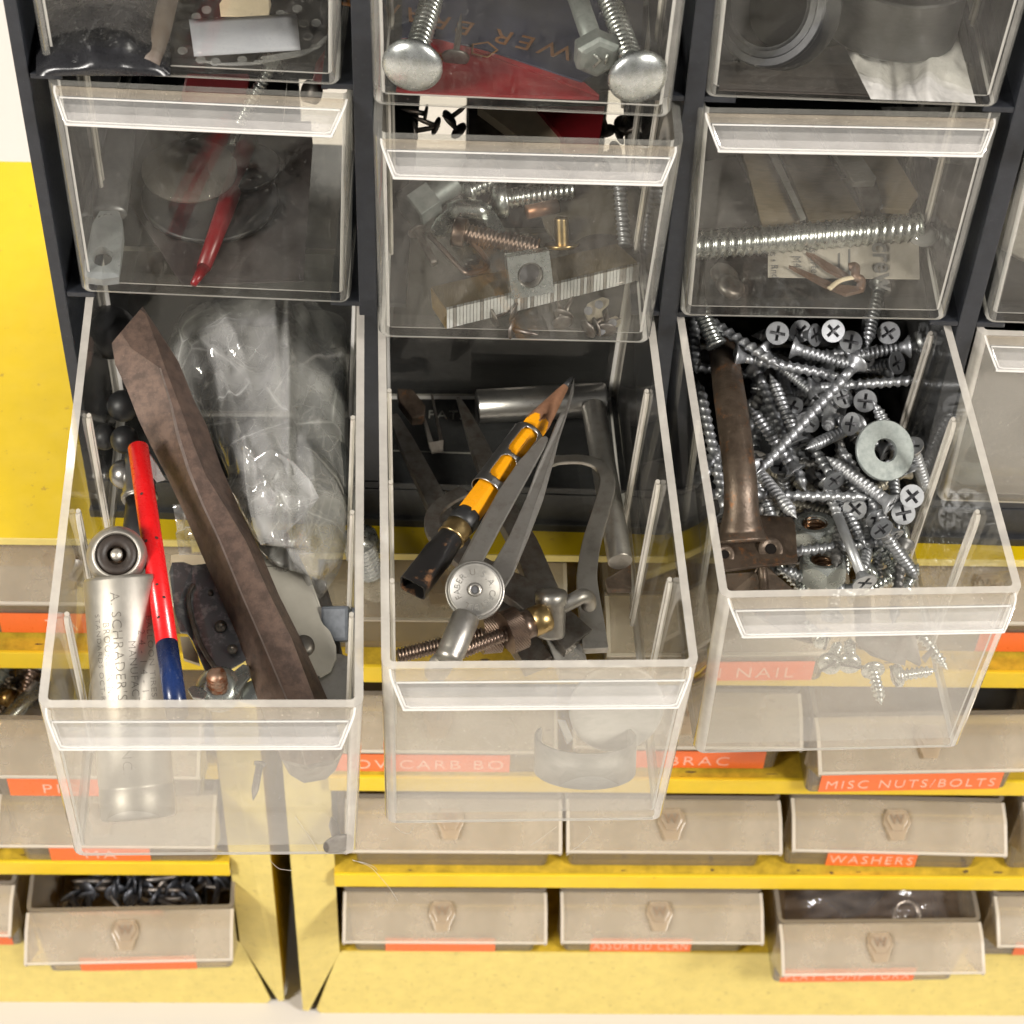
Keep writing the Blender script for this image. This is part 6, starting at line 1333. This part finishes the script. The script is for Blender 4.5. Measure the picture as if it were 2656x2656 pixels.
mb = MB(); plate(mb, [KS(955, 1285, .40), KS(968, 1285, .40), KS(968, 1460, .24), KS(955, 1460, .24)], uS, .02); plate(mb, [KS(1010, 1285, .40), KS(1022, 1285, .40), KS(1022, 1460, .24), KS(1010, 1460, .24)], uS, .02); wpart(t, 'printed_rule', mb, [M_INK])
t = wthing('hairpin_clip', 'brown bent hairpin clip lying on the printed card', 'clip', KS(1000, 1480, .4))
MR = solid('brown clip steel', (.22, .14, .10), .5, .5, var=.2)
for P in ([(790, 1320), (830, 1330), (1020, 1440), (1000, 1460), (900, 1410)], [(700, 1390), (740, 1400), (950, 1490), (1060, 1500), (1080, 1520), (1000, 1540), (880, 1490)]):
    mb = MB(); plate(mb, [KS(x, y, .5) for x, y in P], uS, .15); wpart(t, 'arm', mb, [MR])
mb = MB(); mb.tube(smooth_path([KS(1020, 1400, .6), KS(1050, 1400, .7), KS(1050, 1450, .6), KS(1080, 1470, .5), KS(1070, 1525, .35)], 4), .16, 10); wpart(t, 'bend', mb, [MR])
mb = MB(); mb.tube(smooth_path([KS(910, 1515, .55), KS(970, 1470, .6), KS(1060, 1450, .6)], 4), .1, 8, flat=.5); wpart(t, 'peeling_edge', mb, [M_CREAM])
for x, y in ((380, 1520), (350, 1460)):
    mb = MB(); mb.lathe([(.2, 0), (.52, .06), (.5, .3), (.3, .34)], 20, 0, frame(KS(x, y, .2), uS + xS * .4, xS)); solo('dark_stud', mb, [M_STEELD], ['dark stud in the front left corner of its drawer', 'dark stud just behind the other near the front left corner'][y < 1500], 'stud', 'dark studs in the second row right drawer')
mb = MB(); plate(mb, [KS(230, 850, .2), KS(420, 820, .2), KS(600, 1180, .15), KS(230, 1200, .15)], uS, .05); solo('grey_card', mb, [solid('grey card', (.10, .095, .09), .6, var=.2)], 'grey card at the left of the second row right drawer', 'card')
mb = MB(); mb.lathe([(2.6, -.1), (2.6, .1), (1.2, .14), (.001, .1)], 48, 0, frame(I('B4', 3, 2080, 1150, .5), up('B4'), dirx('B4'))); solo('pale_disc', mb, [solid('pale cream disc', (.5, .46, .40), .5)], 'pale disc in the closed drawer at the right edge', 'disc')

# ================================================== things in the yellow cabinets' drawers
t = wthing('threaded_bolt', 'big shiny threaded bolt end seen between the left and middle open drawers', 'bolt', onz(*px('V', 300, 1080), -12.9))
a, b = onz(*px('V', 260, 1010), -12.5), onz(*px('V', 320, 1170), -13.6); M = axis(a, b); mb = MB(); mb.thread(.62, .74, -2.0, 2.2, .30, 20, 0, M); wpart(t, 'thread', mb, [M_ZINC])
def yin(cr, x, y, z): return onz(*px(cr, x, y), z)
# nails heaped in the lower left drawer
for i in range(40):
    x, y = random.uniform(390, 1230), random.uniform(790, 935); p = yin(10, x, y, -40.0 + random.uniform(-1, .6)); an = random.uniform(0, 6.3)
    d = Vector((math.cos(an), math.sin(an) * .7, random.uniform(-.3, .3))).normalized(); M = axis(p, p + d)
    if i == 0:
        ry = thing('roofing_nail', 'dark roofing nail in the heap in the lower left frosted drawer', 'nail', M, 'dark roofing nails in the lower left drawer')
        mb = MB(); mb.lathe([(.05, -.05), (.52, -.03), (.55, .03), (.2, .06)], 20); mb.build('head', [solid('blue black nail steel', (.10, .105, .12), .4, .7, var=.3)], ry); mb = MB(); mb.lathe([(.16, .04), (.15, 1.9), (.02, 2.3)], 10); mb.build('shank', [M_STEELD], ry)
    else: c_ = copy_tree(ry); c_.matrix_world = M
# bolts and screws in the left drawer of the second row
Y2 = lambda x, y, z: onz(x, 1350 + y / 2.0337, z) if False else onz(x / 2.035, 1350 + y / 2.035, z)
for l, a, b, pr in (('brown coarse screw standing in the pulled drawer at the left edge', (180, 770, -22.6), (115, 960, -23.6), 1), ('coarse screw at the very left edge in the pulled drawer', (60, 700, -22.6), (-10, 860, -23.4), 1)):
    A, B = Y2(*a), Y2(*b); M = axis(A, B); ln = (B - A).length; t = thing('lag_screw', l, 'screw', M, 'lag screws in the left frosted drawer')
    mb = MB(); mb.thread(.24, .40, 0, ln + .4, .34, 14, 0, taper=.7); mb.build('shank', [M_BRONZE if 'brown' in l else M_ZINCD], t)
    mb = MB(); mb.lathe([(.55, -.4), (.6, -.3), (.6, .02)], 6, smooth=False); mb.build('head', [M_ZINCD], t)
A, B = Y2(30, 1060, -23.6), Y2(215, 870, -23.0); M = axis(A, B); t = thing('machine_bolt', 'bright smooth bolt lying slantwise in the pulled drawer at the left edge', 'bolt', M)
mb = MB(); mb.lathe([(.34, -.6), (.36, 0), (.36, (B - A).length)], 20); mb.build('shank', [M_ZINC], t); mb = MB(); mb.lathe([(.62, -.9), (.66, -.7), (.6, -.45)], 20); mb.build('head', [M_ZINC], t)
mb = MB(); mb.lathe([(.9, -.1), (.9, .1), (.4, .12)], 28, 0, frame(Y2(190, 1050, -23.6), (0, -.3, 1), (1, 0, 0))); solo('steel_washer', mb, [M_CHROME], 'shiny washer beside the bolt in the pulled drawer at the left edge', 'washer')
mb = MB(); mb.tube([Y2(20, 930, -23.9), Y2(70, 940, -23.7)], .4, 12); solo('brass_stub', mb, [M_BRASS], 'brass stub in the pulled drawer at the left edge', 'fitting')
for i in range(14):
    A = Y2(random.uniform(-60, 200), random.uniform(750, 1050), -24.6); an = random.uniform(0, 6.3); M = axis(A, A + Vector((math.cos(an), math.sin(an), .1)))
    if i == 0:
        hs = thing('dark_screw', 'dark screw buried in the pulled drawer at the left edge', 'screw', M, 'dark screws in the left frosted drawer')
        mb = MB(); mb.thread(.2, .28, 0, 2.2, .2, 10, 0, taper=.4); mb.build('shank', [M_STEELD], hs); mb = MB(); mb.lathe([(.1, -.1), (.45, -.05), (.45, .1)], 16); mb.build('head', [M_STEELD], hs)
    else: c_ = copy_tree(hs); c_.matrix_world = M
# tan chip of plastic at the left of the first row
mb = MB(); plate(mb, [yin(4, 65, 1490, -13.0), yin(4, 115, 1435, -13.0), yin(4, 150, 1450, -13.0), yin(4, 190, 1560, -14), yin(4, 150, 1660, -14.5), yin(4, 110, 1600, -14)], (0, -.3, 1), .3); solo('tan_chip', mb, [clear('tan clear chip', tint=(.8, .7, .6), haze=.4, hazecol=(.62, .42, .28))], 'tan clear plastic chip behind the left wall of the left open drawer', 'plastic chip')
# bagged parts in the pulled drawer, lower right; black comb in the one above
mb = MB(); vs = []; fs = []
for i in range(21):
    for j in range(31):
        x = lerp(600, 1590, j / 30); y = lerp(770, 960, i / 20); vs.append(yin(12, x, y, -39.0 + 1.1 * abs(math.sin(PI * j / 15)) + .35 * mnoise.noise(Vector((x / 90, y / 60, 3)))))
for i in range(20):
    for j in range(30): fs.append((i * 31 + j, i * 31 + j + 1, i * 31 + j + 32, i * 31 + j + 31))
mb.add(vs, fs, 0, True); solo('parts_bag', mb, [M_BAGB], 'clear bag of parts in the pulled frosted drawer at the lower right', 'plastic bag')
mb = MB(); plate(mb, [yin(12, 820, 790, -40.2), yin(12, 1150, 780, -40.2), yin(12, 1060, 870, -40.4), yin(12, 940, 900, -40.4)], (0, 0, 1), .5); solo('dark_part', mb, [M_BLKMETAL], 'dark metal part under the clear bag at the lower right', 'metal part')
mb = MB(); mb.ringlathe([(.5, 0), (.75, .05), (.75, .25), (.5, .3)], 24, 0, frame(yin(12, 1275, 905, -39.0), (0, -.4, 1), (1, 0, 0))); solo('ring_washer', mb, [M_ZINC], 'bright ring inside the clear bag at the lower right', 'ring')
t = wthing('comb_strip', 'black ridged rubber strip in the nuts and bolts drawer at the right edge', 'rubber strip', yin(9, 1740, 650, -22.8))
mb = MB(); A, B = yin(9, 1690, 620, -22.4), yin(9, 1800, 720, -23.4)
for i in range(12):
    p = yin(9, 1770, 605 + i * 10, -22.3 - i * .1); mb.tube([p - Vector((1.0, 0, 0)), p + Vector((.9, 0, 0))], .11, 6)
wpart(t, 'ridges', mb, [M_RUBBER]); mb = MB(); plate(mb, [yin(9, 1700, 600, -22.7), yin(9, 1800, 600, -22.7), yin(9, 1830, 730, -23.8), yin(9, 1690, 730, -23.8)], (0, 0, 1), .3); wpart(t, 'backing', mb, [M_RUBBER])
mb = MB(); mb.tube([yin(9, 1845, 600, -22.6), yin(9, 1880, 730, -23.6)], .25, 12); solo('clear_rod', mb, [M_TUBE], 'clear rod beside the black ridged strip', 'rod')
# lint hanging from the drawer undersides
M_LINT = solid('pale lint', (.5, .45, .38), .9)
LN = [('C1', 8, [(5, 860 + 0), (0, 0)], '')]
def lint(lab, pts, d, yoff):
    SP = smooth_path([inny(d, x, y, yoff) for x, y in pts], 6); mb = MB(); mb.tube(SP, .009, 5); solo('lint_hair', mb, [M_LINT], lab, 'lint', 'lint hairs under the open drawers')
lint('long pale hair hanging from the bottom right corner of the left drawer', [px(11, 230, 465), px(11, 320, 500), px(11, 380, 560), px(11, 430, 620), px(11, 468, 680)], 'C1', .3)
lint('short pale hair curling off the left drawer corner towards the middle drawer', [px(11, 235, 470), px(11, 290, 480), px(11, 340, 500), px(11, 360, 520)], 'C1', .4)
lint('pale hair below the left drawer, across the gap of the yellow cabinets', [(700, 2232), (722, 2252), (740, 2256), (757, 2258)], 'C1', .3)
lint('pale hair hanging under the middle drawer near its right end', [px(11, 1470, 290), px(11, 1480, 330), px(11, 1420, 390), px(11, 1390, 410), px(11, 1350, 445)], 'C2', .3)
lint('straight pale hair under the middle drawer', [px(11, 1300, 292), px(11, 1230, 345), px(11, 1165, 390)], 'C2', .35)
lint('pale hair loop under the left half of the middle drawer', [px(11, 455, 292), px(11, 490, 320), px(11, 530, 325), px(11, 548, 295)], 'C2', .3)
lint('dark hair lying on the front of the left drawer', [px(10, 1645, 470), px(10, 1700, 550), px(10, 1735, 600), px(10, 1772, 665)], 'C1', -.02)



# ------------------------------------------------------------------ light: two soft boxes above the photographer, one added to whiten the backdrop
def area(name, loc, target, size, power, col=(1, .955, .895), sy=None):
    l = bpy.data.lights.new(name, 'AREA'); l.energy = power; l.size = size; l.color = col
    if sy: l.shape = 'RECTANGLE'; l.size_y = sy
    o = bpy.data.objects.new(name, l); COL.objects.link(o)
    d = Vector(target) - Vector(loc); o.matrix_world = Matrix.Translation(loc) @ d.to_track_quat('-Z', 'Y').to_matrix().to_4x4()
    return o
area('softbox', (-82, -82, 76), (12, 0, -8), 34, 268000, sy=34)
area('softbox', (116, -76, 82), (18, 0, -8), 34, 268000, sy=34)
area('softbox', (16, 90, 90), (16, 78, -48), 100, 245000, sy=50)  # added lamp, brightens the white paper behind the cabinets
w = bpy.data.worlds.new('World'); sc.world = w; w.use_nodes = True
bg = w.node_tree.nodes['Background']; bg.inputs[0].default_value = (1, .97, .94, 1); bg.inputs[1].default_value = .17
